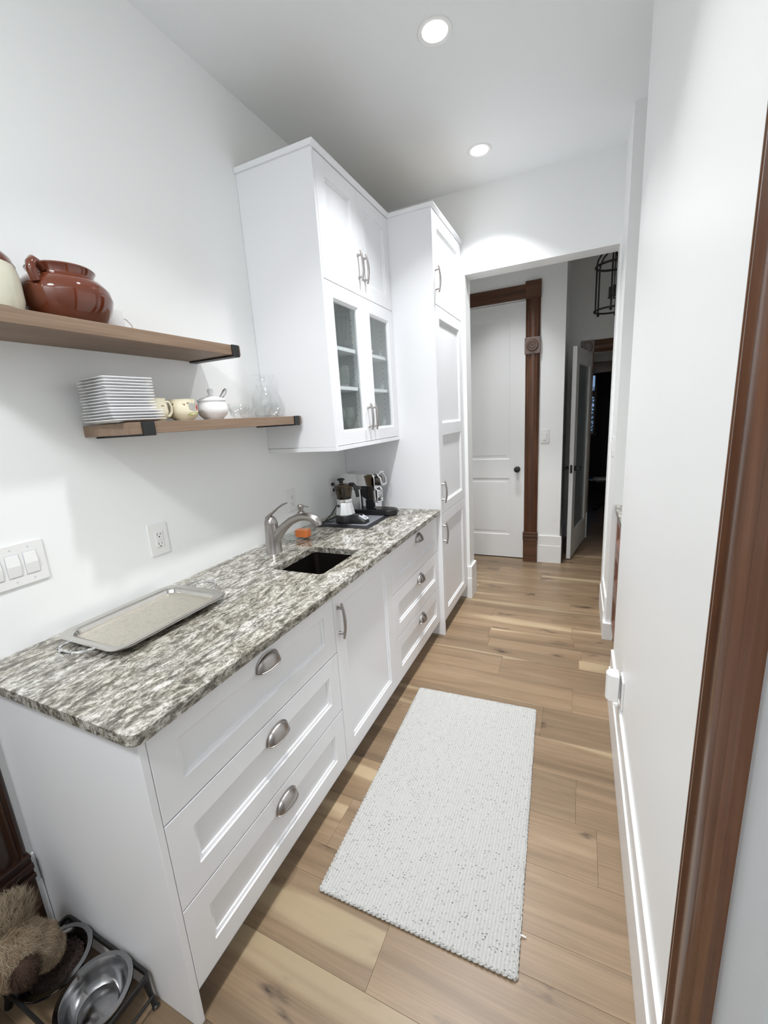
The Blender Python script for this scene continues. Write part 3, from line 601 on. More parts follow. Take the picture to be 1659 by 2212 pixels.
MB().tube([(.325, 1.925, Z + .262), (.350, 1.925, Z + .268), (.372, 1.928, Z + .240), (.376, 1.932, Z + .205), (.370, 1.940, Z + .185)], [.006, .006, .007, .008, .006], 8).tube([(.325, 2.005, Z + .262), (.350, 2.005, Z + .268), (.372, 2.002, Z + .240), (.376, 1.998, Z + .205), (.370, 1.99, Z + .185)], [.006, .006, .007, .008, .006], 8).tube([(.365, 1.93, Z + .275), (.372, 1.965, Z + .278), (.365, 2.0, Z + .275)], .005, 8).tube([(.376, 1.93, Z + .20), (.378, 1.965, Z + .195), (.376, 2.0, Z + .20)], .008, 8).build('lever', M['chrome'], em, smooth=45)
(MB().tube([(.022, 1.93, 1.118), (.06, 1.935, 1.112), (.085, 1.90, 1.06), (.09, 1.83, .99), (.085, 1.76, .945), (.08, 1.70, .926), (.11, 1.67, .924), (.155, 1.68, .932)], .0032, 8).tube([(.0068, 1.93, 1.118), (.024, 1.93, 1.118)], [.013, .010], 10).build('power_cord', M['blackpl'], mk, smooth=50))
(MB().tube([(.022, 1.945, 1.078), (.055, 1.95, 1.073), (.058, 1.98, 1.0), (.045, 2.03, .936), (.06, 2.045, .924), (.035, 1.99, .921)], .0032, 8).tube([(.0068, 1.945, 1.078), (.024, 1.945, 1.078)], [.013, .010], 10).build('power_cord', M['blackpl'], em, smooth=50))
# silver tray
tr = thing('serving_tray', (.212, .385, .9155), 'rectangular tarnished silver tray with ornate handles on the granite counter', 'tray')
mb = MB(); x0, x1, yy0, yy1 = .055, .368, .165, .600; LV = [(.0, .024, .050), (.003, .0262, .050), (.010, .0265, .047), (.018, .0235, .044), (.022, .0245, .042), (.030, .0205, .038), (.0345, .0085, .036), (.044, .0075, .030)]
LV2 = LV + [(.050, .0055, .027), (.034, .0060, .036), (.004, .0210, .050), (0, .024, .050)]
q = 4 * 8 + 4
for ins, z, r in LV2: mb.v += [(a, b_, .9155 + z) for a, b_ in rrect(x0 + ins, x1 - ins, yy0 + ins, yy1 - ins, r, 8)]
q = len(rrect(0, 1, 0, 1, .1, 8))
vv_ = list(mb.v); rim = MB(); rim.v = list(mb.v)
for j in range(6):
    for i in range(q): k = (i + 1) % q; rim.f.append((j * q + i, j * q + k, (j + 1) * q + k, (j + 1) * q + i))
rim.build('rim', M['silverrim'], tr, smooth=35)['label'] = 'brighter polished rim'
for j in range(6, len(LV2) - 1):
    if j == 7: continue
    for i in range(q): k = (i + 1) % q; mb.f.append((j * q + i, j * q + k, (j + 1) * q + k, (j + 1) * q + i))
mb.f.append(tuple(7 * q + i for i in range(q))); mb.f.append(tuple(8 * q + i for i in range(q))[::-1])
mb.build('plate', M['silver'], tr, smooth=35)
for s_, yb in ((-1, .168), (1, .597)):
    P_ = []
    for i in range(17):
        t = math.pi * i / 16; P_.append((.212 - .058 * math.cos(t), yb + s_ * (.055 * math.sin(t) ** .8), .9155 + .024 + .006 * math.sin(t)))
    mb = MB().tube(P_, [.0035 + .0018 * (i % 2) + (.003 if i in (7, 8, 9) else 0) for i in range(17)], 8)
    for i in (5, 8, 11): mb.lathe([(0, -.006), (.006, -.003), (.007, 0), (.006, .003), (0, .006)], P_[i], 8)
    mb.build('handle', M['chrome'], tr, smooth=60)['label'] = 'ornate curled silver handle'
# ------------------------------------------------------------------ UPPER CABINET
XU, YU, ZB, ZM, ZT = .4235, 1.3439, 1.408, 2.1768, 2.692
YD = (YU + Y3) / 2 + .003
uc = thing('upper_cabinet', (.2, 1.75, ZB), 'white wall cabinet with two solid doors above two glass doors', 'cabinet'); xb = XU - .021
MB().box(.001, XU - .001, YU, YU + .016, ZB, ZT).build('side_panel', M['cab'], uc, bevel=.001)
MB().box(.001, xb, Y3 - .019, Y3 - .001, ZB, ZT).box(.001, .012, YU + .016, Y3 - .019, ZB, ZT).box(.012, xb, YU + .016, Y3 - .019, ZB, ZB + .018).box(.012, xb, YU + .016, Y3 - .019, ZM - .012, ZM + .012).box(.012, xb, YU + .016, Y3 - .019, ZT - .02, ZT).box(.012, xb, YD - .010, YD + .010, ZB + .018, ZM - .012).build('body', M['cabin'], uc)
for zz in (1.688, 1.882):
    for a, b_ in ((YU + .017, YD - .011), (YD + .011, Y3 - .020)): MB().box(.014, xb - .006, a, b_, zz, zz + .018).build('shelf', M['cab'], uc)
mb = MB()
for yy, sg in ((YD - .0103, -1), (Y3 - .0193, -1)):
    for xx in (.07, .345):
        for i in range(20):
            zc = 1.46 + i * .032
            mb.add([(xx + .0028 * math.cos(k), yy, zc + .0028 * math.sin(k)) for k in [math.pi / 3 * j for j in range(6)]], [tuple(range(6))])
pg = mb.build('peg_holes', M['dark'], uc); pg['kind'] = 'stuff'
for i, (a, b_) in enumerate(((YU + .018, YD - .0015), (YD + .0015, Y3 - .002))):
    d = weld(front(a, b_, ZM + .0015, ZT - .004, [(a + .075, b_ - .075, ZM + .075, ZT - .078)], FX(XU), .019).build('door', M['cab'], uc))
    hy = b_ - .03 if i == 0 else a + .03
    mb = MB(); bow_handle(mb, XU, hy, ZM + .068, ZM + .215); mb.build('handle', M['nickel'], d, smooth=50)
    d = weld(front(a, b_, ZB + .002, ZM - .0015, [(a + .067, b_ - .067, ZB + .065, ZM - .068)], FX(XU), .019, through=True).build('glass_door', M['cab'], uc))
    MB().box(XU - .0135, XU - .0105, a + .075, b_ - .075, ZB + .07, ZM - .074).build('pane', M['pane'], d)
    mb = MB(); bow_handle(mb, XU, hy, ZB + .063, ZB + .208); mb.build('handle', M['nickel'], d, smooth=50)
cr = MB().prism([(0, -.0), (0, .024), (XU + .012, .024), (XU + .012, .018), (XU + .002, 0)], YU - .010, Y3 - .0105, lambda a, b_, h: (a + .001, h, ZT + b_)); cr.build('crown', M['cab'], uc, bevel=.001)
MB().box(.001, XU + .004, YU - .003, Y3 - .001, ZB - .022, ZB - .001).build('light_rail', M['cab'], uc, bevel=.0015)
MB().box(.001, XU - .02, YU, Y3 - .002, ZT + .0245, ZT + .027).build('bounce_cutter', M['raw'], uc)  # added unseen tan sheet that cuts light bounced onto the ceiling
# pantry
Y4 = 2.792
pn = thing('pantry_cabinet', (.35, 2.48, 0), 'tall white pantry cabinet with three stacked doors beside the doorway', 'cabinet')
MB().box(.001, XT, Y3, Y3 + .018, 0, ZT).build('side_panel', M['cab'], pn, bevel=.001)
MB().box(.001, XT - .021, Y3 + .019, Y5 - .002, ZK, ZT).box(.05, XT - .06, Y3 + .019, Y5 - .002, 0, ZK).build('body', M['cab'], pn)
MB().box(XT - .021, XT, Y4 + .002, Y5 - .002, ZK, ZT).build('filler_strip', M['cab'], pn)
a, b_ = Y3 + .021, Y4
specs = [(2.1835, ZT - .004, [(a + .068, b_ - .082, 2.252, 2.617)], (2.247, 2.394)), (.880, 2.1805, [(a + .068, b_ - .082, 1.475, 2.112), (a + .068, b_ - .082, .948, 1.398)], (.955, 1.10)), (ZK, .877, [(a + .068, b_ - .082, ZK + .068, .808)], (.668, .815))]
for z0, z1, hs, (h0, h1) in specs:
    d = weld(front(a, b_, z0, z1, hs, FX(XT), .019).build('door', M['cab'], pn))
    mb = MB(); bow_handle(mb, XT, a + .020, h0, h1); mb.build('handle', M['nickel'], d, smooth=50)
MB().prism([(0, 0), (0, .024), (XT + .012, .024), (XT + .012, .018), (XT + .002, 0)], Y3 - .010, Y5 - .002, lambda a, b_, h: (a + .001, h, ZT + b_)).build('crown', M['cab'], pn, bevel=.001)
MB().box(.001, XT - .02, Y3 - .001, Y5 - .003, ZT + .0245, ZT + .027).build('bounce_cutter', M['raw'], pn)  # second added sheet, dulls the bounce off the pantry top
# glassware in the cabinet
def lathe_thing(name, prof, loc, label, cat, mt, group=None, n=24, smooth=50):
    return tag(MB().lathe(prof, loc, n).build(name, mt, smooth=smooth, loc=loc), label, cat, group)
WG = [(.032, 0), (.031, .002), (.004, .005), (.0035, .07), (.012, .082), (.032, .11), (.035, .14), (.030, .175), (.0288, .175), (.0335, .14), (.030, .11), (.010, .085), (0, .084)]
TUM = [(.026, 0), (.033, .10), (.0345, .118), (.033, .118), (.031, .10), (.024, .008), (0, .008)]
MUG = [(.030, 0), (.036, .01), (.040, .05), (.037, .11), (.0355, .11), (.038, .05), (.033, .012), (0, .009)]
DEC = [(.045, 0), (.058, .02), (.055, .07), (.022, .12), (.015, .16), (.020, .185), (.0185, .185), (.0135, .16), (.020, .12), (.052, .07), (.05, .02), (0, .01)]
z3, z2, z1_ = 1.9005, 1.7065, 1.4265
lathe_thing('decanter', DEC, (.31, 1.455, z3), 'clear glass decanter on the top shelf behind the left glass door', 'decanter', M['glass2'])
def row(name, prof, spots, zz, what, where):
    for (x, y), pl in spots: lathe_thing(name, prof, (x, y, zz), f'{what}, {pl} on the {where}', 'glass', M['glass2'], f'{name.replace("_", " ")}s on the {where}')
row('glass_mug', MUG, [((.34, 1.50), 'front left'), ((.34, 1.60), 'front right'), ((.25, 1.46), 'middle left'), ((.24, 1.56), 'middle right'), ((.16, 1.62), 'at the back')], z2, 'clear glass mug', 'middle shelf behind the left glass door')
row('wine_glass', WG, [((.34, 1.46), 'front left'), ((.33, 1.55), 'front centre'), ((.34, 1.64), 'front right'), ((.24, 1.50), 'second row left'), ((.24, 1.60), 'second row right'), ((.15, 1.46), 'back left')], z1_, 'stemmed wine glass', 'bottom shelf behind the left glass door')
lathe_thing('shallow_bowl', [(.03, 0), (.06, .012), (.075, .030), (.073, .030), (.055, .016), (0, .006)], (.30, 1.93, z3), 'shallow white bowl on the top shelf behind the right glass door', 'bowl', M['ceramic'])
row('tumbler', TUM, [((.33, 1.88), 'front left'), ((.28, 1.97), 'right'), ((.22, 1.89), 'back left')], z2, 'clear tumbler', 'middle shelf behind the right glass door')
row('wine_glass', WG, [((.32, 1.87), 'in front'), ((.25, 1.95), 'in the middle'), ((.20, 2.05), 'at the back right')], z1_, 'stemmed wine glass', 'bottom shelf behind the right glass door')
# ------------------------------------------------------------------ OPEN SHELVES
def shelf(name, ya, yb, zt, label, brs):
    s = thing(name, (.12, (ya + yb) / 2, zt - .038), label, 'shelf')
    MB().box(.0006, .240, ya, yb, zt - .038, zt).build('board', M['shelf'], s, bevel=.0015)
    for ya_, w_ in brs:
        br = MB().box(.0006, .2445, ya_, ya_ + w_, zt - .0445, zt - .0388).box(.2408, .2460, ya_, ya_ + w_, zt - .0445, zt + .001).box(.0006, .004, ya_, ya_ + w_, zt - .12, zt - .0445)
        br = MB().box(.0006, .2445, ya_, ya_ + w_, zt - .0445, zt - .0388).box(.2408, .2460, ya_, ya_ + w_, zt - .0445, zt + .001).build('bracket', M['black'], s, bevel=.0008)
        br['label'] = 'flat black steel bracket wrapping the front edge'
    return s
shelf('wall_shelf', .03, .955, 1.855, 'upper brown wooden wall shelf holding the brown pot', [(.905, .038), (.045, .038)])
shelf('wall_shelf', .42, 1.330, 1.569, 'lower brown wooden wall shelf holding plates, cups and glasses', [(.458, .045), (1.268, .040)])
zs = 1.8553
lathe_thing('bean_pot', [(.075, 0), (.092, .010), (.112, .045), (.120, .075), (.115, .100), (.096, .122), (.080, .128), (.078, .136), (.086, .152), (.083, .156), (.074, .150), (.071, .136), (.090, .120), (.108, .098), (.113, .075), (.1, .03), (0, .012)], (.122, .380, zs), '', 'pot', M['glaze'], n=48)
bp_ = bpy.data.objects['bean_pot']; bp_['label'] = 'round glossy brown glazed pot on the upper shelf'
ORG['bean_pot'] = Vector((.122, .380, zs))
for aa in (-62, 118):
    ca, sa = math.cos(R(aa)), math.sin(R(aa)); P_ = []
    for r_, z_, o_ in ((.080, .134, -.018), (.094, .146, -.016), (.112, .147, -.008), (.122, .136, .002), (.124, .118, .006), (.114, .098, .008)):
        P_.append((.122 + r_ * ca - o_ * sa * 0, .380 + r_ * sa + o_ * ca * 0, zs + z_))
    MB().tube(P_, [.010, .011, .012, .012, .012, .013], 12).build('handle', M['glaze'], bp_, smooth=60)
j = thing('lidded_jar', (.125, .165, zs), 'cream stoneware jar with dark brown top at the left end of the upper shelf', 'jar')
MB().lathe([(.07, 0), (.086, .010), (.092, .035), (.092, .090), (.086, .118), (0, .118)], (.125, .165, zs), 40).build('body', M['cream'], j, smooth=40)
MB().lathe([(.087, .118), (.082, .134), (.066, .152), (.05, .158), (.05, .17), (0, .172)], (.125, .165, zs), 40).build('top', M['glaze'], j, smooth=40)['label'] = 'dark brown glazed shoulder and lid'
cu = thing('white_cup', (.062, .550, zs), 'white porcelain cup with thin handle beside the brown pot', 'cup')
MB().lathe([(.028, 0), (.036, .02), (.042, .05), (.038, .084), (.0365, .084), (.040, .05), (.034, .02), (0, .008)], (.062, .545, zs), 28).build('body', M['ceramic'], cu, smooth=50)
MB().tube([(.062, .583, zs + .070), (.062, .604, zs + .070), (.062, .622, zs + .055), (.062, .629, zs + .034), (.062, .618, zs + .014), (.062, .585, zs + .016)], [.004, .0032, .0032, .0032, .0035, .004], 8).build('handle', M['ceramic'], cu, smooth=60)
# plates
zl = 1.5693
ordn = ['topmost', 'second', 'third', 'fourth', 'fifth', 'sixth', 'seventh', 'eighth', 'ninth', 'tenth', 'eleventh', 'twelfth', 'thirteenth', 'fourteenth', 'bottom']
def plate_mesh(s):
    mb = MB(); lv = [(.26, 0), (.28, 0), (.40, .0035), (.5, .0085), (.5, .0105), (.497, .0108), (.40, .0065), (.27, .003)]
    for k, z in lv: h = s * k; mb.v += [(a, b_, z) for a, b_ in rrect(-h, h, -h, h, .004, 3)]
    q = 16
    for jx in range(len(lv) - 1):
        for i in range(q): k = (i + 1) % q; mb.f.append((jx * q + i, jx * q + k, (jx + 1) * q + k, (jx + 1) * q + i))
    mb.f.append(tuple(range(q))[::-1]); mb.f.append(tuple((len(lv) - 1) * q + i for i in range(q))); return mb
ps = plate_mesh(.158).build('square_plate', M['ceramic'], smooth=35); pb = plate_mesh(.176).build('square_plate', M['ceramic'], smooth=35)
for i in range(15):
    src = pb if i < 4 else ps; o = src if i in (0, 4) else src.copy()
    if i not in (0, 4): COL.objects.link(o)
    jx = random.uniform(-.0015, .0015); o.location = (.132 + jx + (.004 if i < 4 else 0), .472 + random.uniform(-.002, .002) + (.008 if i < 4 else 0), zl + .0005 + i * .0093)
    o.rotation_euler = (0, 0, R(-5 + random.uniform(-1.2, 1.2)))
    k = 14 - i
    tag(o, f'white square plate, {ordn[k]} of the stack on the lower shelf' if k in (0, 14) else f'white square plate, {ordn[k]} from the top of the stack on the lower shelf', 'plate', 'square plates stacked on the lower shelf')
# cups
def dcup(x, y, r, h, label, ha):
    c_ = thing('cup', (x, y, zl), label, 'cup')
    MB().lathe([(r * .60, 0), (r * .62, .003), (r * .9, h * .18), (r, h * .42), (r * .96, h * .7), (r * .87, h * .92), (r * .9, h), (r * .84, h), (r * .82, h * .9), (r * .92, h * .5), (r * .8, h * .15), (0, .006)], (x, y, zl), 36).build('body', M['cupm'], c_, smooth=50)
    ca, sa = math.cos(R(ha)), math.sin(R(ha))
    MB().tube([(x + ca * rr, y + sa * rr, zl + zz) for rr, zz in ((r * .92, h * .85), (r * 1.25, h * .86), (r * 1.45, h * .66), (r * 1.42, h * .42), (r * 1.2, h * .25), (r * .9, h * .2))], [.005, .0048, .0045, .0045, .0048, .005], 10).build('handle', M['cupm'], c_, smooth=60)
    return c_
cA = dcup(.150, .705, .052, .078, 'larger cream patterned cup with a red flower on the lower shelf', -115)
mb = MB().add([(.150 + .0525 * math.cos(t), .705 + .0525 * math.sin(t), zl + z) for t, z in [(.42, .034), (.56, .042), (.62, .052), (.50, .060), (.36, .050)]], [(0, 1, 2, 3, 4)])
mb.build('red_flower', M['red'], cA, solid=.0006)['label'] = 'red printed flower'
MB().add([(.150 + .0528 * math.cos(t), .705 + .0528 * math.sin(t), zl + z) for t, z in [(-.25, .040), (.0, .036), (.22, .034), (.28, .060), (.0, .062), (-.28, .064)]], [(0, 1, 2, 3, 4, 5)]).build('grey_print', M['greyp'], cA, solid=.0004)['label'] = 'grey printed figure'
MB().add([(.150 + .0515 * math.cos(t), .705 + .0515 * math.sin(t), zl + z) for t, z in [(-.5, .018), (.0, .020), (.5, .022), (.5, .030), (.0, .031), (-.3, .024)]], [(0, 1, 2, 3, 4, 5)]).build('green_print', M['greenp'], cA, solid=.0004)['label'] = 'green printed ground'
dcup(.150, .590, .040, .080, 'smaller cream patterned cup close to the stacked plates on the lower shelf', 80)
sg = thing('sugar_bowl', (.135, .865, zl), 'white porcelain sugar bowl with knobbed lid on the lower shelf', 'sugar bowl')
MB().lathe([(.036, 0), (.040, .006), (.056, .022), (.062, .040), (.058, .058), (.052, .070), (.055, .075), (0, .075)], (.135, .865, zl), 40).build('body', M['ceramic'], sg, smooth=45)
MB().lathe([(.056, .0752), (.056, .079), (.045, .086), (.016, .094), (.008, .100), (.010, .106), (.0125, .115), (.009, .123), (0, .125)], (.135, .865, zl), 36).build('lid', M['ceramic'], sg, smooth=45)
tag(MB().tube([(.150, .893, zl + .082), (.155, .910, zl + .098), (.158, .921, zl + .112), (.160, .929, zl + .122)], [.0022, .0042, .0052, .003], 10, 2.0).build('spoon', M['chrome'], smooth=60, loc=(.152, .90, zl + .08)), 'silver spoon handle leaning out of the white sugar bowl', 'spoon')
def ribbowl(x, y, zb, label, s=1):
    prof = [(.022, 0), (.024, .001), (.036, .014), (.0385, .018), (.0375, .020), (.0415, .027), (.0405, .029), (.0445, .036), (.0435, .038), (.047, .046), (.0475, .050), (.0455, .050), (.0435, .040), (.036, .020), (.022, .006), (0, .005)]
    return lathe_thing('glass_bowl', [(r * s, z * s) for r, z in prof], (x, y, zb), label, 'bowl', M['glass'], None, 36, 25)
ribbowl(.165, .985, zl, 'ribbed clear glass bowl, bottom of the nearest nested pair on the lower shelf')
ribbowl(.165, .985, zl + .014, 'ribbed clear glass bowl, top of the nearest nested pair on the lower shelf')
ribbowl(.120, 1.085, zl, 'ribbed clear glass bowl between the nested pair and the carafe', .93)
ribbowl(.196, 1.200, zl, 'ribbed clear glass bowl in front of the carafe, last on the lower shelf', .88)
cf = thing('glass_carafe', (.085, 1.264, zl), 'round clear glass carafe with flared neck at the end of the lower shelf', 'carafe')
MB().lathe([(.036, 0), (.052, .006), (.066, .030), (.071, .060), (.068, .092), (.056, .122), (.041, .142), (.038, .158), (.045, .188), (.055, .206), (.0535, .206), (.0435, .188), (.0365, .158), (.0395, .142), (.054, .120), (.066, .092), (.069, .06), (.064, .03), (.05, .010), (0, .007)], (.085, 1.264, zl), 44).build('body', M['glass'], cf, smooth=50)
MB().lathe_open([(.0385, .150), (.0415, .153), (.0385, .156)], (.085, 1.264, zl), 36).build('neck_ring', M['glass'], cf, smooth=50)
MB().tube([(.095, 1.222, zl + .178), (.098, 1.203, zl + .180), (.10, 1.192, zl + .166), (.10, 1.195, zl + .146), (.097, 1.210, zl + .128)], .0035, 8).build('handle', M['glass'], cf, smooth=60)
# ------------------------------------------------------------------ WALL PLATES
def plate_dev(name, yc, zc, w_, h_, label, cat, kind, gang=1):
    t = thing(name, (0, yc, zc), label, cat)
    MB().prism(rrect(yc - w_ / 2, yc + w_ / 2, zc - h_ / 2, zc + h_ / 2, .004, 3), .0005, .006, lambda a, b_, h: (h, a, b_)).build('cover_plate', M['plastic'], t, bevel=.0015)
    if kind == 'outlet':
        MB().box(.0062, .009, yc - .0165, yc + .0165, zc - .033, zc + .033).build('receptacle', M['plastic'], t, bevel=.0008)
        for s_ in (-1, 1):
            mb = MB(); zz = zc + s_ * .019
            mb.box(.0092, .0095, yc - .008, yc - .006, zz - .004, zz + .006).box(.0092, .0095, yc + .006, yc + .008, zz - .003, zz + .005)
            mb.lathe([(0, .0092), (.0028, .0092), (.0028, .0096), (0, .0096)], (0, yc, zz - .010), 10, 'x'); mb.build('slots', M['dark'], t)
        MB().box(.0092, .0105, yc - .010, yc + .010, zc - .005, zc - .0006).box(.0092, .0105, yc - .010, yc + .010, zc + .0006, zc + .005).build('test_buttons', M['trim'], t)
    else:
        for g in range(gang):
            y_ = yc + (g - (gang - 1) / 2) * .046
            MB().prism([(.0062, -.033), (.0085, -.033), (.0125, .0), (.0085, .033), (.0062, .033)], y_ - .0165, y_ + .0165, lambda a, b_, h: (a, h, zc + b_)).build('rocker', M['plastic'], t, bevel=.0008)
            MB().box(.0061, .0068, y_ - .0178, y_ + .0178, zc - .0345, zc + .0345).build('rocker_gap', M['label'], t)
            for s_ in (-1, 1): MB().lathe([(0, .0062), (.0025, .0062), (.0018, .0068), (0, .0068)], (0, y_, zc + s_ * .049), 10, 'x').build('screw', M['label'], t)
    return t
plate_dev('light_switch', .138, 1.172, .172, .128, 'white multi-gang rocker switch plate at the left edge above the counter', 'switch', 'switch', 3)
plate_dev('power_outlet', .615, 1.119, .084, .128, 'white wall outlet above the silver tray', 'outlet', 'outlet')
plate_dev('power_outlet', 1.486, 1.100, .080, .126, 'white wall outlet behind the soap dispenser', 'outlet', 'outlet')
plate_dev('power_outlet', 1.935, 1.098, .080, .120, 'white wall outlet with two black plugs behind the coffee makers', 'outlet', 'outlet')
t = thing('light_switch', (1.215, YH, 1.264), 'white rocker switch on the hall wall beside the brown casing', 'switch')
MB().prism(rrect(1.176, 1.252, 1.202, 1.328, .004, 3), YH - .006, YH - .0005, lambda a, b_, h: (a, h, b_)).build('cover_plate', M['plastic'], t, bevel=.0015)
MB().box(1.197, 1.231, YH - .0105, YH - .0062, 1.231, 1.299).build('rocker', M['trim'], t, bevel=.001)
t = thing('light_switch', (XR, 2.66, 1.26), 'white slim switch plate on the right wall beside the doorway', 'switch')
MB().prism(rrect(2.60, 2.675, 1.20, 1.325, .004, 3), XR - .007, XR - .0005, lambda a, b_, h: (h, a, b_)).build('cover_plate', M['plastic'], t, bevel=.0015)
MB().box(XR - .012, XR - .0072, 2.622, 2.655, 1.232, 1.295).build('rocker', M['trim'], t, bevel=.001)
t = thing('power_outlet', (XR, 1.30, .37), 'white outlet low on the right wall behind the plug-in unit', 'outlet')
MB().prism(rrect(1.265, 1.345, .305, .435, .004, 3), XR - .007, XR - .0005, lambda a, b_, h: (h, a, b_)).build('cover_plate', M['plastic'], t, bevel=.0015)
t = thing('plug_in_unit', (XR - .03, 1.31, .33), 'white rounded plug-in device sticking out low on the right wall', 'plug-in device')
MB().prism(arc((1.682, 1.322), .030, 90, 270, 12, lambda a, b_: (a, b_)) + [(1.700, 1.292), (1.700, 1.352)], .318, .440).build('housing', M['plastic'], t, bevel=.004, smooth=40)
MB().box(1.7005, 1.7075, 1.298, 1.345, .335, .415).build('plug_base', M['steel'], t)
MB().lathe([(.0, -.008), (.008, -.006), (.010, 0), (.008, .006), (0, .008)], (1.692, 1.288, .315), 12).build('side_button', M['plastic'], t, smooth=50)
for k in range(3): MB().box(1.665 + .009 * k, 1.669 + .009 * k, 1.300, 1.343, .4405, .4415).build('vent_rib', M['trim'], t)
# ------------------------------------------------------------------ RUG
rg = thing('rug', (1.07, .96, .0005), 'off-white braided runner rug with dark flecks on the plank floor', 'rug')
cn = [(.779, .403), (1.409, .412), (1.356, 1.548), (.736, 1.520)]
nx, ny = 18, 32; mb = MB(); cx, cy = .779, .403
for jj in range(ny + 1):
    for ii in range(nx + 1):
        u, v = ii / nx, jj / ny
        p = [(1 - v) * ((1 - u) * cn[0][k] + u * cn[1][k]) + v * ((1 - u) * cn[3][k] + u * cn[2][k]) for k in (0, 1)]
        w_ = .0022 * noise.noise(Vector((p[0] * 6, p[1] * 6, 1)))
        if jj == 0: w_ += .001
        mb.v.append((p[0], p[1], .0095 + w_))
for jj in range(ny):
    for ii in range(nx): k = jj * (nx + 1) + ii; mb.f.append((k, k + 1, k + nx + 2, k + nx + 1))
top_n = len(mb.v); mb.v += [(a, b_, .0008) for a, b_, c_ in mb.v[:top_n]]
bd = [i for i in range(nx + 1)] + [(jj + 1) * (nx + 1) - 1 for jj in range(1, ny + 1)] + [ny * (nx + 1) + i for i in range(nx - 1, -1, -1)] + [jj * (nx + 1) for jj in range(ny - 1, 0, -1)]
for i in range(len(bd)): a, b_ = bd[i], bd[(i + 1) % len(bd)]; mb.f.append((a, b_, b_ + top_n, a + top_n))
rgo = mb.build('woven_field', M['rug'], rg, smooth=40)
for v_ in rgo.data.vertices: v_.co += ORG[rg.name] - Vector((.75, .40, 0))
rgo.location = Vector((.75, .40, 0)) - ORG[rg.name]
def edge(pa, pb, name):                       # two plaited strands
    mb = MB(); L_ = math.dist(pa, pb); N = int(L_ / .004)
    for ph in (0, math.pi):
        P_ = []
        for i in range(N + 1):
            t = i / N; a = t * L_ / .016 * 2 * math.pi * .5 + ph
            dx, dy = (pb[0] - pa[0]) / L_, (pb[1] - pa[1]) / L_
            o_ = .0032 * math.sin(a); P_.append((pa[0] + dx * t * L_ - dy * o_, pa[1] + dy * t * L_ + dx * o_, .0065 + .0022 * math.cos(a)))
        mb.tube(P_, .0038, 5)
    mb.build(name, M['rug'], rg, smooth=60)
for i in range(4): edge(cn[i], cn[(i + 1) % 4], 'braided_edge')
MB().tube([(1.405, .52, .008), (1.418, .521, .006), (1.424, .521, .004)], .0022, 6).build('thread_tag', M['ceramic'], rg)
# ------------------------------------------------------------------ LANTERN
LX, LY, LZ = 1.742, 4.0, 2.33
ln = thing('lantern_pendant', (LX, LY, LZ), 'black open-cage lantern pendant with candle lamp in the hall', 'pendant light')
mb = MB()
for z, r, rr in ((0.0, .150, .008), (.355, .150, .010)): mb.tube([(LX + r * math.cos(2 * math.pi * i / 32), LY + r * math.sin(2 * math.pi * i / 32), LZ + z) for i in range(33)], rr, 8)
mb.build('ring', M['black'], ln, smooth=50)
for k in range(6):
    a = 2 * math.pi * k / 6 + .35; ca, sa = math.cos(a), math.sin(a)
    MB().tube([(LX + .15 * ca, LY + .15 * sa, LZ + z) for z in (-.012, .18, .36)] + [(LX + r * ca, LY + r * sa, LZ + z) for r, z in ((.142, .40), (.115, .445), (.07, .475), (.02, .49))], .007, 8).lathe([(0, -.03), (.010, -.024), (.013, -.016), (.008, -.006), (0, 0)], (LX + .15 * ca, LY + .15 * sa, LZ), 10).build('bar', M['black'], ln, smooth=50)
MB().tube([(LX, LY, LZ + .48), (LX, LY, HC - .02)], .007, 8).lathe([(.05, -.02), (.055, 0), (0, .0)], (LX, LY, HC - .0005), 20).build('stem', M['black'], ln, smooth=40)
MB().lathe_open([(.143, .01), (.143, .345)], (LX, LY, LZ), 36).build('glass_cylinder', M['pane'], ln, smooth=60)
for k in range(3):
    a = 2 * math.pi * k / 3 + 2.6; x_, y_ = LX + .035 * math.cos(a), LY + .035 * math.sin(a)
    MB().tube([(LX, LY, LZ + .10), (LX + .02 * math.cos(a), LY + .02 * math.sin(a), LZ + .085), (x_, y_, LZ + .10)], .004, 6).lathe([(.016, .10), (.018, .108), (.011, .112), (.011, .19), (0, .19)], (x_, y_, LZ), 14).build('candle_arm', M['black'], ln, smooth=50)
    MB().lathe([(.006, .19), (.012, .21), (.010, .23), (.002, .255), (0, .256)], (x_, y_, LZ), 14).build('bulb', M['glass'], ln, smooth=60)
MB().tube([(LX, LY, LZ + .10), (LX, LY, LZ + .48)], .005, 6).build('centre_rod', M['black'], ln)
# ------------------------------------------------------------------ FAR ROOM FURNITURE + OUTSIDE
tb = thing('round_table', (1.95, 6.2, 0), 'low dark round table holding papers in the unlit far room', 'table')
MB().lathe([(.0, .47), (.30, .47), (.32, .48), (.32, .495), (.30, .50), (0, .50)], (1.95, 6.2, 0), 36).build('tabletop', M['tablew'], tb, smooth=30)
MB().lathe([(.05, .06), (.06, .10), (.035, .2), (.05, .32), (.04, .47)], (1.95, 6.2, 0), 20).build('pedestal', M['tablew'], tb, smooth=40)
for k in range(3):
    a = 2 * math.pi * k / 3 + .6; MB().tube([(1.95 + r * math.cos(a), 6.2 + r * math.sin(a), z) for r, z in ((.03, .14), (.12, .12), (.20, .03), (.24, .016))], [.02, .02, .016, .015], 8).build('leg', M['tablew'], tb, smooth=50)
tag(MB().box(1.70, 1.90, 6.02, 6.16, .5005, .515).box(1.71, 1.88, 6.03, 6.15, .515, .53).build('magazine_pile', M['paper'], loc=(1.8, 6.1, .5005)), 'small pile of pale magazines on the far round table', 'magazines')
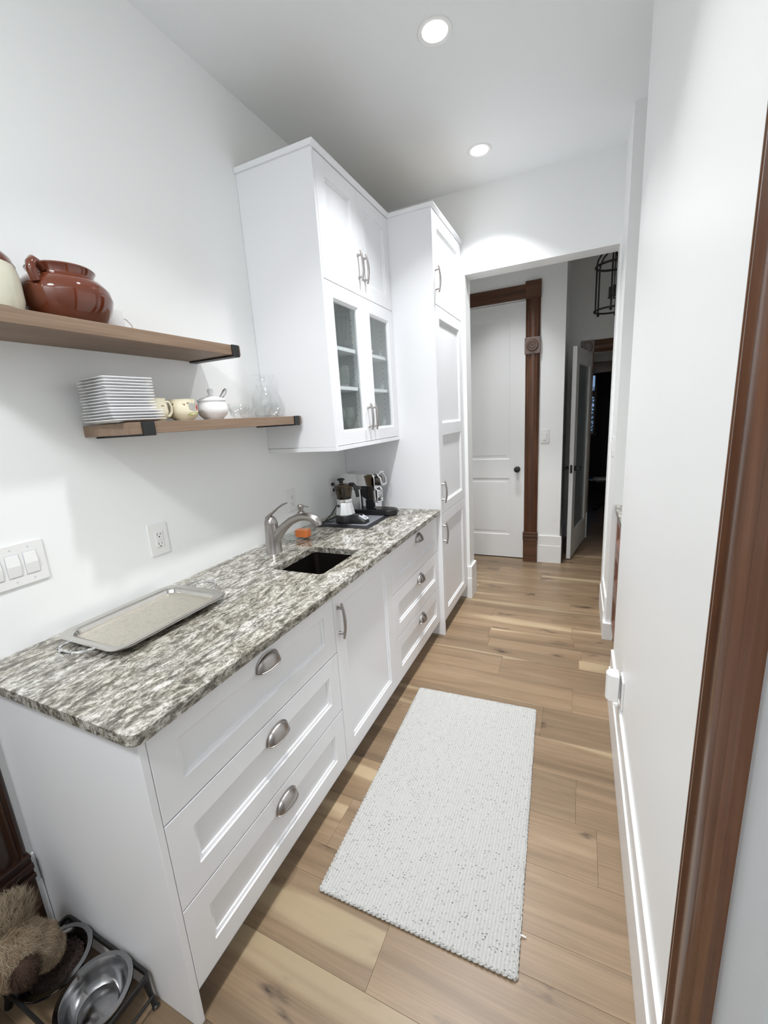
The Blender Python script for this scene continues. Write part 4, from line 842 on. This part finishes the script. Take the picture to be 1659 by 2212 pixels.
struct(MB().box(-3, 8, 8.1, 14, -.06, -.03).build('ground_outside', M['concrete']))
sh = thing('garden_shrub', (1.5, 9.6, -.03), 'leafy shrub seen through the far window at dusk', 'shrub')
mb = MB(); rr = random.Random(3)
for i in range(2600):
    a, b2, r_ = rr.uniform(0, 6.283), rr.uniform(-1, 1), .95 * rr.random() ** .4
    c_ = Vector((1.5 + r_ * math.cos(a) * math.sqrt(1 - b2 * b2) * 1.1, 9.6 + r_ * math.sin(a) * math.sqrt(1 - b2 * b2) * .7, 1.0 + r_ * b2 * 1.0))
    d1_ = Vector((rr.gauss(0, 1), rr.gauss(0, 1), rr.gauss(0, .6))).normalized(); d2_ = d1_.cross(Vector((rr.gauss(0, 1), rr.gauss(0, 1), 1))).normalized()
    L_ = rr.uniform(.04, .075); mb.add([c_ - d1_ * L_, c_ + d2_ * L_ * .4, c_ + d1_ * L_, c_ - d2_ * L_ * .4], [(0, 1, 2, 3)])
o = mb.build('foliage', M['leaf'], sh); o['kind'] = 'stuff'
MB().tube([(1.5, 9.6, -.03), (1.52, 9.6, .5), (1.48, 9.6, 1.0)], [.05, .04, .02], 8).build('stem', M['caseV'], sh)
# ------------------------------------------------------------------ DOG FEEDER
RZ = .120
fd = thing('raised_feeder', (.33, -.09, 0), 'black metal stand holding two pet bowls beside the cabinet end', 'pet bowl stand')
X0_, X1_, Ya, Yb = .140, .512, -.188, -.008
def bar(mb, p, q_, w=.006): mb.tube([p, q_], w, 6)
MB().prism(rrect(X0_, X1_, Ya, Yb, .014, 4), RZ - .024, RZ - .006, holes=[rrect(X0_ + .007, X1_ - .007, Ya + .007, Yb - .007, .008, 4)]).build('top_frame', M['black'], fd, bevel=.0015)
for cx_ in (.237, .415):
    mb = MB(); mb.tube([(cx_ + .0835 * math.cos(2 * math.pi * i / 36), -.0955 + .0835 * math.sin(2 * math.pi * i / 36), RZ - .0095) for i in range(37)], .004, 6); mb.build('bowl_ring', M['black'], fd, smooth=60)
for x_, y_, sx_, sy_ in ((X0_ + .01, Ya + .01, -1, -1), (X1_ - .01, Ya + .01, 1, -1), (X1_ - .01, Yb - .01, 1, 1), (X0_ + .01, Yb - .01, -1, 1)):
    MB().tube([(x_, y_, RZ - .02), (x_ + sx_ * .006, y_ , .05), (x_ + sx_ * .014, y_ + (.0 if sy_ > 0 else -.006), .012), (x_ + sx_ * .018, y_, .0065)], [.009, .007, .007, .010], 8).build('leg', M['black'], fd, smooth=50)
MB().tube([(X1_ + .006, Ya + .01, .045), (X1_ + .006, Yb - .01, .045)], .004, 6).tube([(X0_ - .006, Ya + .01, .045), (X0_ - .006, Yb - .01, .045)], .004, 6).build('side_rail', M['black'], fd)
BP = [(0, -.052), (.050, -.052), (.058, -.048), (.068, -.026), (.074, -.006), (.076, .001), (.0875, .003), (.0895, .001), (.0885, .0048), (.077, .0055), (.0735, .001), (.066, -.022), (.055, -.044), (.047, -.049), (.044, -.047), (0, -.047)]
bw = [lathe_thing('pet_bowl', BP, (cx_, -.0955, RZ - .005), lb, 'bowl', M['steel'], n=48) for cx_, lb in ((.237, 'stainless pet bowl full of kibble under the dog'), (.415, 'empty shiny stainless pet bowl at the right of the stand'))]
mb = MB(); rr = random.Random(5)
for i in range(520):
    a = rr.uniform(0, 6.283); r_ = .064 * math.sqrt(rr.random()); z_ = RZ - .018 + .012 * (1 - r_ / .064) + rr.uniform(-.004, .003); c_ = Vector((.237 + r_ * math.cos(a), -.0955 + r_ * math.sin(a), z_)); s_ = rr.uniform(.0035, .0055)
    mt = Matrix.Rotation(rr.uniform(0, 6), 3, 'X') @ Matrix.Rotation(rr.uniform(0, 6), 3, 'Z')
    pp = [c_ + mt @ Vector(q_) * s_ for q_ in ((1, 0, 0), (-1, 0, 0), (0, 1, 0), (0, -1, 0), (0, 0, .7), (0, 0, -.7))]
    mb.add(pp, [(0, 2, 4), (2, 1, 4), (1, 3, 4), (3, 0, 4), (2, 0, 5), (1, 2, 5), (3, 1, 5), (0, 3, 5)])
mb.lathe([(0, RZ - .045), (.05, RZ - .045), (.064, RZ - .024), (.05, RZ - .014), (0, RZ - .009)], (.237, -.0955, 0), 20)
tag(mb.build('kibble', M['kibble'], loc=(.237, -.0955, RZ - .045)), 'dark brown dry kibble heaped in the left pet bowl', 'pet food', kind='stuff')
# ------------------------------------------------------------------ DOG
# small long-haired dog standing left of the stand, head down over the left bowl
dg = thing('dog', (.13, -.40, 0), 'small shaggy tan dog in a dark teal sweater eating from the left bowl', 'dog')
nodes = {  # name: (pos, radius)
 'pelvis': ((.085, -.60, .245), .070), 'belly': ((.095, -.50, .24), .074), 'chest': ((.115, -.39, .235), .078), 'shoulder': ((.150, -.30, .245), .066),
 'neck': ((.185, -.235, .250), .052), 'skull': ((.222, -.165, .238), .056), 'brow': ((.236, -.130, .210), .044), 'muz': ((.243, -.108, .172), .028), 'nosep': ((.245, -.098, .150), .018),
 'tail1': ((.080, -.66, .29), .020), 'tail2': ((.082, -.70, .34), .016), 'tail3': ((.09, -.68, .39), .012)}
edges_ = [('pelvis', 'belly'), ('belly', 'chest'), ('chest', 'shoulder'), ('shoulder', 'neck'), ('neck', 'skull'), ('skull', 'brow'), ('brow', 'muz'), ('muz', 'nosep'), ('pelvis', 'tail1'), ('tail1', 'tail2'), ('tail2', 'tail3')]
for s_, sd_ in ((-1, 'l'), (1, 'r')):
    dx = .046 * s_
    for nm_, (p_, r_) in {f'e{sd_}': ((.135 + dx, -.335, .165), .026), f'w{sd_}': ((.132 + dx, -.345, .07), .017), f'p{sd_}': ((.134 + dx, -.330, .016), .018)}.items(): nodes[nm_] = (p_, r_)
    edges_ += [('chest', f'e{sd_}'), (f'e{sd_}', f'w{sd_}'), (f'w{sd_}', f'p{sd_}')]
    for nm_, (p_, r_) in {f'k{sd_}': ((.083 + dx, -.555, .155), .032), f'h{sd_}': ((.080 + dx, -.625, .085), .017), f'm{sd_}': ((.081 + dx, -.610, .03), .015), f'f{sd_}': ((.083 + dx, -.590, .016), .018)}.items(): nodes[nm_] = (p_, r_)
    edges_ += [('pelvis', f'k{sd_}'), (f'k{sd_}', f'h{sd_}'), (f'h{sd_}', f'm{sd_}'), (f'm{sd_}', f'f{sd_}')]
keys = list(nodes); me = bpy.data.meshes.new('body'); off = ORG['dog']
me.from_pydata([tuple(Vector(nodes[k][0]) - off) for k in keys], [(keys.index(a), keys.index(b_)) for a, b_ in edges_], [])
db = bpy.data.objects.new('body', me); COL.objects.link(db); db.parent = dg; ORG['body_dog'] = off; me.materials.append(M['under'])
q = db.modifiers.new('skin', 'SKIN'); sv = me.skin_vertices[0].data
for i, k in enumerate(keys): sv[i].radius = (nodes[k][1], nodes[k][1]); sv[i].use_root = (i == 0)
q.use_smooth_shade = True; q = db.modifiers.new('s', 'SUBSURF'); q.levels = q.render_levels = 2
# sweater round the trunk
mb = MB(); P_ = [(.085, -.585, .247), (.092, -.52, .243), (.100, -.45, .24), (.115, -.39, .238), (.135, -.335, .243), (.152, -.295, .248)]
mb.tube(P_, [.082, .088, .090, .090, .084, .070], 28, cap=False); mb.build('sweater', M['sweater'], dg, smooth=60, solid=.004)['label'] = 'dark teal knitted sweater'
MB().lathe([(0, -.010), (.008, -.007), (.011, 0), (.008, .006), (0, .009)], (.247, -.092, .146), 14, 'y').build('nose', M['nose'], dg, smooth=60)
for s_ in (-1, 1): MB().lathe([(0, -.006), (.0045, -.004), (.006, 0), (.0045, .004), (0, .006)], (.240 + s_ * .022, -.104, .205), 12).build('eye', M['nose'], dg, smooth=60)
def ear(pts, wd_, name):
    mb = MB(); mb.tube(pts, wd_, 12, .35); return mb.build(name, M['furd'], dg, smooth=60)
ear([(.250, -.175, .272), (.278, -.178, .262), (.297, -.172, .235), (.300, -.165, .205), (.295, -.158, .180)], [.010, .018, .022, .018, .006], 'ear')
ear([(.190, -.155, .272), (.172, -.140, .268), (.160, -.125, .248), (.158, -.115, .225)], [.012, .020, .022, .010], 'ear')
def fur(name, mt, seeds, count, rs, w_=.0008, lift=.22, wave=.26):
    mb = MB(); rr = random.Random(rs)
    for i in range(count):
        if i % 7 == 0:                                   # clump: a few strands share root area and flow
            c_, rad, flow, ln_ = rr.choice(seeds); c_ = Vector(c_); d0 = Vector((rr.gauss(0, 1), rr.gauss(0, 1), rr.gauss(0, 1))).normalized()
            if d0.z < -.6: d0.z *= -1
            jit = Vector((rr.gauss(0, .22), rr.gauss(0, .22), rr.gauss(0, .22))); ph = rr.uniform(0, 6)
        d_ = (d0 + Vector((rr.gauss(0, .10), rr.gauss(0, .10), rr.gauss(0, .10)))).normalized()
        p0 = c_ + Vector((d_.x * rad[0], d_.y * rad[1], d_.z * rad[2])); fl_ = Vector(flow) + jit; fl_ = (fl_ - d_ * fl_.dot(d_) * .85).normalized()
        L_ = ln_ * rr.uniform(.75, 1.2); sd_ = fl_.cross(d_); sd_ = sd_.normalized() if sd_.length > .01 else Vector((1, 0, 0)); vs = []
        for k in range(6):
            t = k / 5; c2 = p0 + d_ * L_ * (lift * t - .20 * t * t + .06) + fl_ * L_ * t + sd_ * wave * L_ * math.sin(t * 4.5 + ph) * t; ww = w_ * (1 - t * .8); vs += [c2 - sd_ * ww, c2 + sd_ * ww]
        mb.add(vs, [(2 * k, 2 * k + 1, 2 * k + 3, 2 * k + 2) for k in range(5)])
    o = mb.build(name, mt, dg); o['kind'] = 'stuff'; return o
HS = [((.222, -.165, .240), (.058, .058, .056), (.1, .25, -.5), .045), ((.236, -.130, .212), (.046, .042, .044), (.0, .35, -.8), .038), ((.243, -.110, .180), (.030, .026, .030), (0, .3, -1), .034), ((.187, -.235, .250), (.056, .055, .054), (.1, -.3, -.7), .045)]
fur('head_fur', M['fur'], HS, 14000, 11); fur('pale_fur', M['furl'], HS[:3], 15000, 12)['label'] = 'paler cream strands'
fur('topknot', M['furl'], [((.200, -.145, .288), (.020, .020, .016), (-.35, .1, .9), .060), ((.185, -.135, .285), (.016, .016, .016), (-.8, .3, .3), .055)], 2600, 13, lift=.5)['label'] = 'loose tuft on top of the head'
fur('ear_fur', M['furd'], [((.294, -.170, .228), (.016, .024, .034), (.2, .2, -.9), .026), ((.162, -.125, .240), (.022, .026, .030), (-.3, .3, -.8), .034)], 4500, 14)['label'] = 'dark brown ear hair'
fur('body_fur', M['fur'], [((.135 + dx_, -.335, z_), (.022, .022, .05), (0, 0, -1), .035) for dx_ in (-.046, .046) for z_ in (.06, .13)] + [((.083 + dx_, -.59, z_), (.024, .026, .05), (0, -.2, -1), .035) for dx_ in (-.046, .046) for z_ in (.06, .13)] + [((.085, -.64, .26), (.05, .04, .05), (0, -.6, -.7), .045), ((.083, -.69, .35), (.018, .02, .05), (0, -.5, .4), .05)], 7000, 15)
